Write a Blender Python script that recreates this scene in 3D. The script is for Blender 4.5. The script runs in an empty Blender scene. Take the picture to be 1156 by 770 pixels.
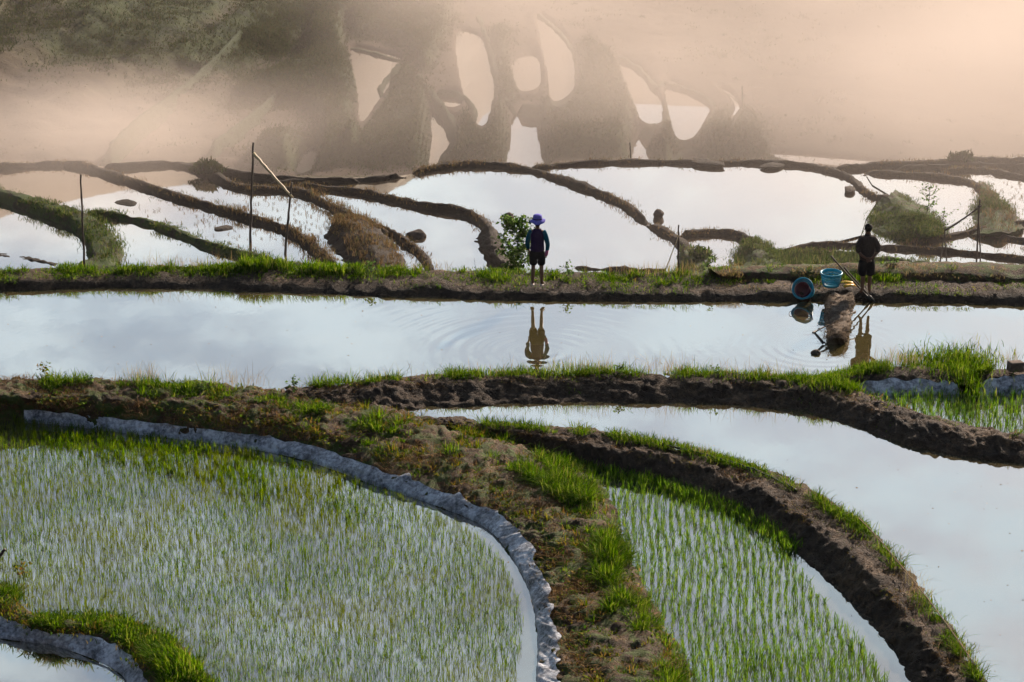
import bpy, bmesh, math, random
import numpy as np
from mathutils import Vector, Matrix

R = math.radians
SC = bpy.context.scene
COL = SC.collection
random.seed(7)
RNG = np.random.default_rng(11)

# ------------------------------------------------------------------ camera geometry (used to lay the plan of the terraces out)
CAM_H = 20.0
HFOV = R(22.0)
FPX = 578.0 / math.tan(HFOV / 2)
P0 = R(19.06)
SUN_AZ, SUN_EL = R(31), R(25)


def ray(px, py):
    px = np.asarray(px, float); py = np.asarray(py, float)
    a = px - 578.0; b = py - 385.0
    dx = a
    dy = FPX * math.cos(P0) - b * math.sin(P0)
    dz = -FPX * math.sin(P0) - b * math.cos(P0)
    return dx, dy, dz


def at(px, py, z):
    dx, dy, dz = ray(px, py)
    t = (np.asarray(z, float) - CAM_H) / dz
    return np.stack([dx * t, dy * t, np.broadcast_to(np.asarray(z, float), np.shape(t))], -1)


def A(px, py, z):
    return Vector(at(px, py, z).tolist())


def at_depth(px, py, y):
    dx, dy, dz = ray(px, py)
    t = y / dy
    return Vector((float(dx * t), float(y), float(CAM_H + dz * t)))


def project(P):
    d = P - np.array([0, 0, CAM_H])
    f = d[..., 1] * math.cos(P0) - d[..., 2] * math.sin(P0)
    u = d[..., 1] * math.sin(P0) + d[..., 2] * math.cos(P0)
    return 578 + FPX * d[..., 0] / f, 385 - FPX * u / f


# ------------------------------------------------------------------ numpy noise
def _hash(ix, iy, iz, seed):
    h = (ix.astype(np.int64) * 374761393 + iy.astype(np.int64) * 668265263 + iz.astype(np.int64) * 2147483647 + seed * 974634777) & 0xFFFFFFFF
    h = ((h ^ (h >> 13)) * 1274126177) & 0xFFFFFFFF
    h = (h ^ (h >> 16)) & 0xFFFFFFFF
    h = (h * 2246822519) & 0xFFFFFFFF
    h = h ^ (h >> 15)
    return (h & 0xFFFFFF) / float(0xFFFFFF)


def vnoise(P, seed=0):
    P = np.asarray(P, float)
    i = np.floor(P).astype(np.int64); f = P - i
    f = f * f * (3 - 2 * f)
    out = 0
    for a in (0, 1):
        wx = f[..., 0] if a else 1 - f[..., 0]
        for b in (0, 1):
            wy = f[..., 1] if b else 1 - f[..., 1]
            for c in (0, 1):
                wz = f[..., 2] if c else 1 - f[..., 2]
                out = out + wx * wy * wz * _hash(i[..., 0] + a, i[..., 1] + b, i[..., 2] + c, seed)
    return out * 2 - 1


def fbm(P, freq, octs=3, seed=0):
    s = 0; amp = 1; tot = 0
    for k in range(octs):
        s = s + amp * vnoise(P * freq + 17.3 * k, seed + k); tot += amp
        amp *= .5; freq *= 2.03
    return s / tot


def sstep(a, b, x):
    t = np.clip((x - a) / (b - a), 0, 1)
    return t * t * (3 - 2 * t)


# ------------------------------------------------------------------ mesh helpers
def mesh_np(name, V, F4=None, F3=None, smooth=True):
    me = bpy.data.meshes.new(name)
    V = np.asarray(V, np.float32).reshape(-1, 3)
    nq = 0 if F4 is None else len(F4); nt = 0 if F3 is None else len(F3)
    me.vertices.add(len(V)); me.vertices.foreach_set('co', V.ravel())
    loops = []
    if nq: loops.append(np.asarray(F4, np.int32).ravel())
    if nt: loops.append(np.asarray(F3, np.int32).ravel())
    loops = np.concatenate(loops)
    me.loops.add(len(loops)); me.loops.foreach_set('vertex_index', loops)
    me.polygons.add(nq + nt)
    st = np.concatenate([np.arange(nq) * 4, nq * 4 + np.arange(nt) * 3]).astype(np.int32)
    me.polygons.foreach_set('loop_start', st)
    me.update(calc_edges=True); me.validate()
    me.polygons.foreach_set('use_smooth', np.full(nq + nt, smooth))
    return me


def tag(o, label=None, cat=None, group=None, kind=None):
    if label: o['label'] = label
    if cat: o['category'] = cat
    if group: o['group'] = group
    if kind: o['kind'] = kind
    return o


def link(name, me, mat=None, parent=None):
    o = bpy.data.objects.new(name, me); COL.objects.link(o)
    if mat is not None and me is not None:
        for m in (mat if isinstance(mat, (list, tuple)) else [mat]): me.materials.append(m)
    if parent is not None: o.parent = parent
    return o


def empty(name, loc, rz=0.0):
    o = bpy.data.objects.new(name, None); COL.objects.link(o)
    o.location = loc; o.rotation_euler = (0, 0, rz); o.empty_display_size = .2
    return o


def grid_faces(n, m, wrap=False):
    i = np.arange(n - 1)[:, None]; j = np.arange(m if wrap else m - 1)[None, :]
    j2 = (j + 1) % m
    a = i * m + j; b = i * m + j2; c = (i + 1) * m + j2; d = (i + 1) * m + j
    return np.stack([a + 0 * i, b + 0 * i, c, d], -1).reshape(-1, 4)


class MB:
    """collects tubes, lathes, boxes into one mesh"""
    def __init__(s): s.V = []; s.Q = []; s.T = []; s.n = 0

    def add(s, V, Q=None, T=None):
        V = np.asarray(V, float).reshape(-1, 3)
        if Q is not None and len(Q): s.Q.append(np.asarray(Q) + s.n)
        if T is not None and len(T): s.T.append(np.asarray(T) + s.n)
        s.V.append(V); s.n += len(V)

    def tube(s, pts, rad, seg=8, cap=True, squash=None):
        pts = np.asarray(pts, float); n = len(pts)
        rad = np.broadcast_to(np.asarray(rad, float), (n,))
        tan = np.gradient(pts, axis=0); tan /= np.linalg.norm(tan, axis=1)[:, None] + 1e-9
        ref = np.array([0, 0, 1.0]) if abs(tan[:, 2]).mean() < .8 else np.array([0, 1.0, 0])
        u = np.cross(tan, ref); u /= np.linalg.norm(u, axis=1)[:, None] + 1e-9
        v = np.cross(u, tan)
        a = np.linspace(0, 2 * np.pi, seg, endpoint=False)
        k = 1 if squash is None else squash
        V = pts[:, None] + rad[:, None, None] * (np.cos(a)[None, :, None] * u[:, None] + k * np.sin(a)[None, :, None] * v[:, None])
        Q = grid_faces(n, seg, True)
        V = V.reshape(-1, 3); T = []
        if cap:
            V = np.vstack([V, pts[0], pts[-1]])
            for j in range(seg):
                T.append((n * seg, j, (j + 1) % seg) [::-1]); T.append((n * seg + 1, (n - 1) * seg + j, (n - 1) * seg + (j + 1) % seg))
        s.add(V, Q, T); return s

    def lathe(s, prof, seg=24, M=None):
        prof = np.asarray(prof, float); a = np.linspace(0, 2 * np.pi, seg, endpoint=False)
        V = np.stack([prof[:, None, 0] * np.cos(a), prof[:, None, 0] * np.sin(a), prof[:, None, 1] + 0 * a], -1)
        V = V.reshape(-1, 3)
        if M is not None: V = V @ np.array(M.to_3x3()).T + np.array(M.translation)
        s.add(V, grid_faces(len(prof), seg, True)); return s

    def box(s, c, sz, M=None):
        x, y, z = np.array(sz) / 2
        V = np.array([[-x, -y, -z], [x, -y, -z], [x, y, -z], [-x, y, -z], [-x, -y, z], [x, -y, z], [x, y, z], [-x, y, z]])
        if M is not None: V = V @ np.array(M.to_3x3()).T
        V = V + np.array(c)
        s.add(V, [(0, 3, 2, 1), (4, 5, 6, 7), (0, 1, 5, 4), (1, 2, 6, 5), (2, 3, 7, 6), (3, 0, 4, 7)]); return s

    def build(s, name, mat, parent=None, smooth=True):
        me = mesh_np(name, np.vstack(s.V), np.vstack(s.Q) if s.Q else None, np.vstack(s.T) if s.T else None, smooth)
        return link(name, me, mat, parent)


def catmull(P, n):
    """P (k,d) -> n samples, uniform parameter"""
    P = np.asarray(P, float); k = len(P)
    Q = np.vstack([2 * P[0] - P[1], P, 2 * P[-1] - P[-2]])
    t = np.linspace(0, k - 1, n); i = np.minimum(t.astype(int), k - 2); f = (t - i)[:, None]
    p0, p1, p2, p3 = Q[i], Q[i + 1], Q[i + 2], Q[i + 3]
    return .5 * (2 * p1 + (p2 - p0) * f + (2 * p0 - 5 * p1 + 4 * p2 - p3) * f ** 2 + (-p0 + 3 * p1 - 3 * p2 + p3) * f ** 3)


def in_poly(x, y, poly):
    poly = np.asarray(poly); ins = np.zeros(np.shape(x), bool)
    j = len(poly) - 1
    for i in range(len(poly)):
        xi, yi = poly[i]; xj, yj = poly[j]
        ins ^= ((yi > y) != (yj > y)) & (x < (xj - xi) * (y - yi) / (yj - yi + 1e-12) + xi)
        j = i
    return ins


def poly_dist(x, y, poly):
    poly = np.asarray(poly, float); d = np.full(np.shape(x), 1e9)
    for i in range(len(poly)):
        a = poly[i]; b = poly[(i + 1) % len(poly)]; ab = b - a
        t = np.clip(((x - a[0]) * ab[0] + (y - a[1]) * ab[1]) / (ab @ ab + 1e-12), 0, 1)
        d = np.minimum(d, np.hypot(x - a[0] - t * ab[0], y - a[1] - t * ab[1]))
    return d


# ------------------------------------------------------------------ materials
class NT:
    def __init__(s, mat):
        s.m = mat; mat.use_nodes = True; s.t = mat.node_tree; s.n = s.t.nodes; s.n.clear()
        s.out = s.n.new('ShaderNodeOutputMaterial')

    def new(s, typ, **kw):
        nd = s.n.new('ShaderNode' + typ)
        for k, v in kw.items():
            if k.startswith('i_'):
                key = k[2:]; key = int(key) if key.isdigit() else key
                nd.inputs[key].default_value = v
            else: setattr(nd, k, v)
        return nd

    def l(s, a, b): s.t.links.new(a, b)

    def math(s, op, a, b=None, clamp=False):
        nd = s.new('Math', operation=op, use_clamp=clamp)
        for i, v in enumerate((a, b)):
            if v is None: continue
            if isinstance(v, (int, float)): nd.inputs[i].default_value = v
            else: s.l(v, nd.inputs[i])
        return nd.outputs[0]

    def ramp(s, fac, stops):
        nd = s.new('ValToRGB'); e = nd.color_ramp.elements
        while len(e) < len(stops): e.new(.5)
        for el, (p, c) in zip(e, stops): el.position = p; el.color = (*c, 1)
        s.l(fac, nd.inputs[0]); return nd.outputs[0]

    def noise(s, scale, detail=4, rough=.55, vec=None, dist=0):
        nd = s.new('TexNoise'); nd.inputs['Scale'].default_value = scale; nd.inputs['Detail'].default_value = detail
        nd.inputs['Roughness'].default_value = rough; nd.inputs['Distortion'].default_value = dist
        if vec is None: vec = s.geo().outputs['Position']
        s.l(vec, nd.inputs['Vector']); return nd.outputs['Fac']

    def geo(s):
        if not hasattr(s, '_g'): s._g = s.new('NewGeometry')
        return s._g

    def maprange(s, v, a, b, c=0., d=1., smooth=True):
        nd = s.new('MapRange'); nd.interpolation_type = 'SMOOTHSTEP' if smooth else 'LINEAR'
        nd.inputs[1].default_value = a; nd.inputs[2].default_value = b; nd.inputs[3].default_value = c; nd.inputs[4].default_value = d
        s.l(v, nd.inputs[0]); return nd.outputs[0]

    def mix(s, fac, a, b):
        nd = s.new('Mix', data_type='RGBA')
        for i, v in ((0, fac), (6, a), (7, b)):
            if isinstance(v, (int, float)): nd.inputs[i].default_value = v
            elif isinstance(v, tuple): nd.inputs[i].default_value = (*v, 1)
            else: s.l(v, nd.inputs[i])
        return nd.outputs[2]


def new_mat(name): return NT(bpy.data.materials.new(name))


def plain(name, col, rough=.6, spec=.4, var=.25, scale=20., metal=0., bump=.0):
    t = new_mat(name)
    b = t.new('BsdfPrincipled'); b.inputs['Roughness'].default_value = rough
    b.inputs['Specular IOR Level'].default_value = spec; b.inputs['Metallic'].default_value = metal
    n = t.noise(scale, 3)
    c = t.ramp(n, [(.25, tuple(x * (1 - var) for x in col)), (.75, tuple(min(1, x * (1 + var)) for x in col))])
    t.l(c, b.inputs['Base Color'])
    if bump:
        bm = t.new('Bump'); bm.inputs['Strength'].default_value = bump; bm.inputs['Distance'].default_value = .02
        t.l(n, bm.inputs['Height']); t.l(bm.outputs[0], b.inputs['Normal'])
    t.l(b.outputs[0], t.out.inputs[0]); return t.m


def earth(name, dark, mid, light, scale=1.0, crack=.0, green=None, greenamt=.0):
    t = new_mat(name)
    pos = t.geo().outputs['Position']
    n1 = t.noise(.9 * scale, 6, .65); n2 = t.noise(7 * scale, 6, .7); n3 = t.noise(30 * scale, 4, .7)
    f = t.math('ADD', t.math('MULTIPLY', n1, .45), t.math('ADD', t.math('MULTIPLY', n2, .35), t.math('MULTIPLY', n3, .2)))
    c = t.ramp(f, [(.33, dark), (.5, mid), (.68, light)])
    if green:
        g = t.noise(2.3 * scale, 5, .7)
        gm = t.maprange(g, .62 - greenamt * .3, .74 - greenamt * .3)
        c = t.mix(gm, c, green)
    b = t.new('BsdfPrincipled'); b.inputs['Roughness'].default_value = .85; b.inputs['Specular IOR Level'].default_value = .25
    h = t.math('ADD', t.math('MULTIPLY', n2, .7), t.math('MULTIPLY', n3, .35))
    if crack:
        v = t.new('TexVoronoi', feature='DISTANCE_TO_EDGE'); v.inputs['Scale'].default_value = 5.5 * scale
        wv = t.new('VectorMath', operation='ADD')
        nn = t.new('TexNoise'); nn.inputs['Scale'].default_value = 4 * scale; t.l(pos, nn.inputs['Vector'])
        sc = t.new('VectorMath', operation='SCALE'); sc.inputs['Scale'].default_value = .35; t.l(nn.outputs['Color'], sc.inputs[0])
        t.l(pos, wv.inputs[0]); t.l(sc.outputs[0], wv.inputs[1]); t.l(wv.outputs[0], v.inputs['Vector'])
        e = t.maprange(v.outputs['Distance'], 0, .05)
        h = t.math('ADD', h, t.math('MULTIPLY', e, crack))
        c = t.mix(t.maprange(v.outputs['Distance'], 0, .03, .35 * crack, 0.), c, (dark[0] * .3, dark[1] * .3, dark[2] * .3))
    t.l(c, b.inputs['Base Color'])
    bm = t.new('Bump'); bm.inputs['Strength'].default_value = 1.; bm.inputs['Distance'].default_value = .11 / scale
    t.l(h, bm.inputs['Height']); t.l(bm.outputs[0], b.inputs['Normal'])
    t.l(b.outputs[0], t.out.inputs[0]); return t.m


def foliage(name, cols, trans=.5, rough=.5, patch=None):
    """cols: ramp stops by leaf"""
    t = new_mat(name)
    rnd = t.geo().outputs['Random Per Island']
    c = t.ramp(rnd, [(i / (len(cols) - 1), k) for i, k in enumerate(cols)])
    if patch:
        c = t.mix(t.maprange(t.noise(.6, 4), .45, .62), c, patch)
    d = t.new('BsdfDiffuse'); tr = t.new('BsdfTranslucent'); g = t.new('BsdfGlossy'); g.inputs['Roughness'].default_value = .4
    t.l(c, d.inputs[0]); t.l(c, g.inputs[0])
    br = t.new('HueSaturation'); br.inputs['Value'].default_value = 2.0; br.inputs['Saturation'].default_value = 1.1; br.inputs['Hue'].default_value = .49
    t.l(c, br.inputs['Color']); t.l(br.outputs[0], tr.inputs[0])
    m = t.new('MixShader'); m.inputs[0].default_value = trans; t.l(d.outputs[0], m.inputs[1]); t.l(tr.outputs[0], m.inputs[2])
    m2 = t.new('MixShader'); m2.inputs[0].default_value = .06; t.l(m.outputs[0], m2.inputs[1]); t.l(g.outputs[0], m2.inputs[2])
    t.l(m2.outputs[0], t.out.inputs[0]); return t.m


def water(name, mud, lo=.3, gain=1.7, wave=.25, rings=(), scale=2.5, rough=.012, tint=(.96, .97, .98)):
    t = new_mat(name)
    pos = t.geo().outputs['Position']
    mp = t.new('Mapping'); mp.inputs['Scale'].default_value = (1, .45, 1); t.l(pos, mp.inputs[0])
    n = t.noise(scale, 3, .5, mp.outputs[0])
    n2 = t.noise(scale * .22, 2, .5, mp.outputs[0])
    h = t.math('MULTIPLY', t.math('MULTIPLY', n, t.maprange(n2, .4, .65, .25, 1.)), wave)
    for (cx, cy, wl, rad, amp) in rings:
        dv = t.new('VectorMath', operation='DISTANCE'); t.l(pos, dv.inputs[0]); dv.inputs[1].default_value = (cx, cy, 0)
        d = dv.outputs['Value']
        w = t.math('SINE', t.math('MULTIPLY', d, 2 * math.pi / wl))
        env = t.maprange(d, 0.2, rad, 1., 0.)
        nz = t.maprange(t.noise(.5, 2), .42, .6, .1, 1.)
        h = t.math('ADD', h, t.math('MULTIPLY', t.math('MULTIPLY', w, t.math('MULTIPLY', env, nz)), amp))
    bm = t.new('Bump'); bm.inputs['Strength'].default_value = 1.; bm.inputs['Distance'].default_value = .004
    t.l(h, bm.inputs['Height'])
    fr = t.new('Fresnel'); fr.inputs[0].default_value = 1.33; t.l(bm.outputs[0], fr.inputs[1])
    fac = t.math('ADD', t.math('MULTIPLY', fr.outputs[0], gain), lo, True)
    fac = t.math('MINIMUM', fac, .96)
    d = t.new('BsdfDiffuse'); c = t.ramp(t.noise(.7, 5, .6), [(.3, tuple(x * .8 for x in mud)), (.7, tuple(x * 1.2 for x in mud))])
    t.l(c, d.inputs[0])
    g = t.new('BsdfGlossy'); g.inputs['Roughness'].default_value = rough; g.inputs[0].default_value = (*tint, 1); t.l(bm.outputs[0], g.inputs['Normal'])
    m = t.new('MixShader'); t.l(fac, m.inputs[0]); t.l(d.outputs[0], m.inputs[1]); t.l(g.outputs[0], m.inputs[2])
    t.l(m.outputs[0], t.out.inputs[0]); return t.m


M = {}
M['earth'] = earth('bank_earth', (.017, .011, .007), (.058, .037, .022), (.21, .132, .074), 1, 1.)
M['earth_path'] = earth('path_earth', (.016, .009, .004), (.062, .035, .015), (.25, .15, .066), 1.2, .15, (.055, .075, .012), .55)
M['earth_far'] = earth('terrace_earth', (.016, .010, .007), (.036, .024, .015), (.07, .046, .03), .6, 0)
M['earth_grassy'] = earth('grassy_bank_earth', (.025, .022, .012), (.055, .05, .022), (.12, .09, .045), .8, 0, (.05, .075, .015), .7)
M['straw'] = earth('straw_mud', (.05, .035, .024), (.15, .105, .07), (.33, .25, .17), 2.2, .2)
M['hill'] = earth('hillside_scrub', (.012, .013, .006), (.026, .026, .011), (.055, .04, .022), .25, 0, (.032, .046, .010), 1.)
def hill_cover():
    t = new_mat('hillside_cover')
    at_ = t.new('Attribute', attribute_name='cover')
    n = t.noise(.5, 6, .7); n2 = t.noise(2.6, 6, .75)
    f = t.math('ADD', t.math('MULTIPLY', n, .5), t.math('MULTIPLY', n2, .5))
    veg = t.ramp(f, [(.36, (.004, .006, .002)), (.46, (.014, .024, .004)), (.54, (.032, .046, .007)), (.64, (.036, .026, .010))])
    soil = t.ramp(f, [(.36, (.05, .034, .024)), (.5, (.075, .052, .036)), (.64, (.10, .07, .045))])
    c = t.mix(at_.outputs['Fac'], soil, veg)
    b = t.new('BsdfPrincipled'); b.inputs['Roughness'].default_value = .9; b.inputs['Specular IOR Level'].default_value = .15
    t.l(c, b.inputs['Base Color']); bm = t.new('Bump'); bm.inputs['Strength'].default_value = 1.; bm.inputs['Distance'].default_value = .15
    t.l(n2, bm.inputs['Height']); t.l(bm.outputs[0], b.inputs['Normal']); t.l(b.outputs[0], t.out.inputs[0]); return t.m


M['hill_cover'] = hill_cover()
M['ground'] = earth('ground_soil', (.05, .035, .02), (.09, .07, .04), (.14, .1, .06), .3)
WB = at(610, 398, 0); WL = at(925, 392, 0)
M['water_b'] = water('paddy_water_rippled', (.105, .082, .03), .32, 2.0, .35, [(WB[0], WB[1], .36, 7.5, .16), (WL[0], WL[1], .3, 3., .3)])
M['water_c'] = water('paddy_water_still', (.09, .07, .03), .34, 2.0, .25)
M['water_a'] = water('seedling_water', (.075, .065, .045), .20, 2.0, .12)
M['water_mid'] = water('terrace_water', (.12, .09, .06), .45, 1.6, .12, scale=1.5, tint=(.98, .94, .895))  # warm tint puts the mist's glow on reflections into the gloss colour
M['water_far'] = water('valley_water', (.16, .115, .08), .22, 1.3, .1, scale=1.)
M['grass'] = foliage('grass_blades', [(.010, .030, .003), (.028, .07, .006), (.055, .115, .010), (.10, .16, .018), (.14, .15, .035)], .5)
M['rice'] = foliage('rice_blades', [(.012, .035, .006), (.045, .11, .012), (.08, .16, .018), (.13, .19, .03)], .5)
M['rice_thin'] = foliage('thin_rice_blades', [(.010, .028, .003), (.03, .075, .005), (.07, .135, .008), (.12, .16, .012)], .5, .5, (.075, .105, .008))
M['dry'] = foliage('dry_grass', [(.09, .065, .03), (.16, .12, .05), (.25, .19, .09), (.1, .12, .03)], .45)
M['mixed'] = foliage('mixed_weeds', [(.02, .04, .004), (.055, .085, .008), (.12, .13, .014), (.18, .125, .03), (.10, .06, .02)], .45)
M['straw_dead'] = foliage('dead_straw', [(.07, .05, .035), (.15, .11, .075), (.3, .23, .16), (.09, .07, .05)], .2)
M['groundcover'] = foliage('groundcover_leaves', [(.02, .05, .008), (.05, .09, .015), (.11, .13, .02), (.16, .11, .04)], .4)
M['terrace_dry'] = foliage('terrace_dry_grass', [(.05, .035, .018), (.10, .07, .035), (.16, .11, .055), (.05, .06, .018)], .4)
M['mound_grass'] = foliage('mound_grass', [(.015, .03, .006), (.035, .06, .012), (.06, .085, .02), (.10, .09, .035)], .45)
M['litter'] = foliage('straw_litter', [(.03, .018, .009), (.10, .062, .03), (.26, .17, .08), (.06, .04, .018), (.16, .085, .035)], .3)
M['scrub'] = foliage('hill_scrub', [(.010, .018, .004), (.020, .032, .007), (.036, .046, .012), (.04, .03, .013)], .3, (.032, .022, .011))
M['leaf'] = foliage('sapling_leaves', [(.02, .05, .012), (.055, .10, .025), (.12, .17, .06)], .55)
M['bark'] = plain('bark', (.06, .045, .03), .9)
M['pole'] = plain('weathered_bamboo', (.05, .036, .026), .7)
M['bamboo'] = plain('pale_bamboo', (.5, .38, .2), .5)
M['rock'] = plain('rock', (.075, .055, .042), .9, .2, .4, 6, bump=.6)
M['brick'] = plain('clay_block', (.12, .085, .065), .9, .2, .4, 12, bump=.4)


def plastic_sheet_mat():
    t = new_mat('grey_plastic_sheet')
    n = t.noise(2.2, 5, .65); n2 = t.noise(11, 5, .7)
    c = t.ramp(t.math('ADD', t.math('MULTIPLY', n, .5), t.math('MULTIPLY', n2, .5)), [(.38, (.05, .048, .05)), (.49, (.30, .30, .32)), (.58, (.66, .66, .68))])
    b = t.new('BsdfPrincipled'); b.inputs['Roughness'].default_value = .42; b.inputs['Specular IOR Level'].default_value = .5
    t.l(c, b.inputs['Base Color'])
    bm = t.new('Bump'); bm.inputs['Strength'].default_value = .8; bm.inputs['Distance'].default_value = .04
    t.l(n2, bm.inputs['Height']); t.l(bm.outputs[0], b.inputs['Normal'])
    t.l(b.outputs[0], t.out.inputs[0]); return t.m


M['plastic'] = plastic_sheet_mat()
M['blue_plastic'] = plain('blue_plastic', (.015, .30, .42), .35, .5, .1)
M['red_plastic'] = plain('dark_red_plastic', (.13, .025, .03), .4, .5, .15)
M['yellow'] = plain('yellow_rubber', (.75, .42, .02), .45, .5, .1)
M['black_hose'] = plain('black_hose', (.012, .012, .013), .4)
M['steel'] = plain('dark_steel', (.06, .055, .05), .5, .5, .3, metal=.6)
M['skin'] = plain('skin', (.13, .062, .036), .55, .4, .08)
M['hair'] = plain('black_hair', (.010, .008, .007), .8, .08)
M['shirt_dark'] = plain('dark_brown_cloth', (.062, .046, .038), .9, .1, .3, 30)
M['shorts'] = plain('black_cloth', (.014, .013, .015), .9, .1, .3)
M['vest'] = plain('plum_cloth', (.030, .016, .055), .9, .1, .2)
M['teal'] = plain('teal_cloth', (.012, .085, .13), .85, .1, .2)
M['hat'] = plain('violet_cloth', (.19, .165, .50), .9, .05, .22, 30)
M['pink'] = plain('pink_rubber', (.42, .10, .22), .5, .4, .1)
M['sandal'] = plain('pale_sandal', (.45, .36, .28), .6)

# ------------------------------------------------------------------ world, sun
W = bpy.data.worlds.new('World'); SC.world = W; W.use_nodes = True
wt = W.node_tree; wn = wt.nodes; wl = wt.links
sky = wn.new('ShaderNodeTexSky'); sky.sky_type = 'NISHITA'; sky.sun_disc = False
sky.sun_elevation = SUN_EL; sky.sun_rotation = SUN_AZ; sky.air_density = 1.0; sky.dust_density = .9; sky.ozone_density = 1.0
tc = wn.new('ShaderNodeTexCoord'); mp = wn.new('ShaderNodeMapping'); mp.inputs['Scale'].default_value = (1, 1, 2.4)
wl.new(tc.outputs['Generated'], mp.inputs[0])
cn = wn.new('ShaderNodeTexNoise'); cn.inputs['Scale'].default_value = 15.0; cn.inputs['Detail'].default_value = 6; cn.inputs['Roughness'].default_value = .55
wl.new(mp.outputs[0], cn.inputs['Vector'])
cr = wn.new('ShaderNodeMapRange'); cr.interpolation_type = 'SMOOTHSTEP'; cr.inputs[1].default_value = .40; cr.inputs[2].default_value = .64
cr.inputs[3].default_value = .26; cr.inputs[4].default_value = 1.
wl.new(cn.outputs['Fac'], cr.inputs[0])
cm = wn.new('ShaderNodeMix'); cm.data_type = 'RGBA'; wl.new(sky.outputs[0], cm.inputs[6])
dt = wn.new('ShaderNodeVectorMath'); dt.operation = 'DOT_PRODUCT'; wl.new(tc.outputs['Generated'], dt.inputs[0]); dt.inputs[1].default_value = (math.sin(R(20)), math.cos(R(20)), 0)
dm = wn.new('ShaderNodeMapRange'); dm.interpolation_type = 'SMOOTHSTEP'; dm.inputs[1].default_value = .2; dm.inputs[2].default_value = .9; wl.new(dt.outputs['Value'], dm.inputs[0])   # bank of cloud on the sunny side only
mu = wn.new('ShaderNodeMath'); mu.operation = 'MULTIPLY'; wl.new(cr.outputs[0], mu.inputs[0]); wl.new(dm.outputs[0], mu.inputs[1]); wl.new(mu.outputs[0], cm.inputs[0])
cm.inputs[7].default_value = (8.2, 9.8, 10.8, 1)       # thin bright cloud
bg = wn['Background']; wl.new(cm.outputs[2], bg.inputs[0]); bg.inputs[1].default_value = .054

sl = bpy.data.lights.new('sun', 'SUN'); sl.energy = 5.0; sl.angle = R(.55); sl.color = (1., .84, .69)
so = bpy.data.objects.new('sun', sl); COL.objects.link(so)
sd = Vector((math.sin(SUN_AZ) * math.cos(SUN_EL), math.cos(SUN_AZ) * math.cos(SUN_EL), math.sin(SUN_EL)))
so.rotation_euler = sd.to_track_quat('Z', 'Y').to_euler(); so.location = sd * 200

cd = bpy.data.cameras.new('camera'); cd.sensor_width = 36; cd.lens = 18 / math.tan(HFOV / 2); cd.clip_end = 3000; cd.clip_start = .5
co = bpy.data.objects.new('camera', cd); COL.objects.link(co); co.location = (0, 0, CAM_H); co.rotation_euler = (R(90) - P0, 0, 0)
SC.camera = co
vs = SC.view_settings; vs.view_transform = 'Standard'; vs.look = 'None'; vs.gamma = 1; vs.exposure = 1.0; vs.use_curve_mapping = False
cy = SC.cycles
cy.use_denoising = True; cy.max_bounces = 6; cy.diffuse_bounces = 2; cy.glossy_bounces = 3; cy.transmission_bounces = 3; cy.volume_bounces = 1
cy.transparent_max_bounces = 4; cy.volume_max_steps = 256; cy.sample_clamp_indirect = 6; cy.caustics_reflective = False; cy.caustics_refractive = False
cy.use_adaptive_sampling = True; cy.adaptive_threshold = .03


# ------------------------------------------------------------------ ground sheet
def G(x, y):
    a = 17 - 19.4 * sstep(-2, 35, y)                     # camera's own slope
    a = np.where(y > 62.8, -1.4 - 6. * sstep(62.8, 74, y), a)
    a = np.where(y > 99, -7.4 - 13.5 * sstep(99, 111, y), a)
    a = a + np.clip(y - 182, 0, None) * .30 * sstep(182, 230, y) + 9 * sstep(200, 330, y) * fbm(np.stack([x, y, 0 * x], -1), .012, 3, 5)
    a = a + 35 * sstep(190, 232, y) * sstep(-6, -24, x + 6 * fbm(np.stack([x, y, 0 * x], -1), .08, 2, 15))
    a = a + sstep(60, 150, np.abs(x)) * 16 * sstep(20, 70, y)
    return a


xs = np.concatenate([np.linspace(-420, -64, 40), np.arange(-60, 60.1, 1.5), np.linspace(64, 420, 40)])
ys = np.concatenate([np.linspace(-80, -4, 20), np.arange(-2, 200, 1.0), np.linspace(204, 520, 50)])
X, Y = np.meshgrid(xs, ys, indexing='xy')
g = link('ground', mesh_np('ground', np.stack([X, Y, G(X, Y)], -1), grid_faces(len(ys), len(xs))), M['ground'])
tag(g, 'brown soil of the valley below and around the terraces', 'ground', kind='structure')


# ------------------------------------------------------------------ earth banks from rails
BANKS = {}


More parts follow.
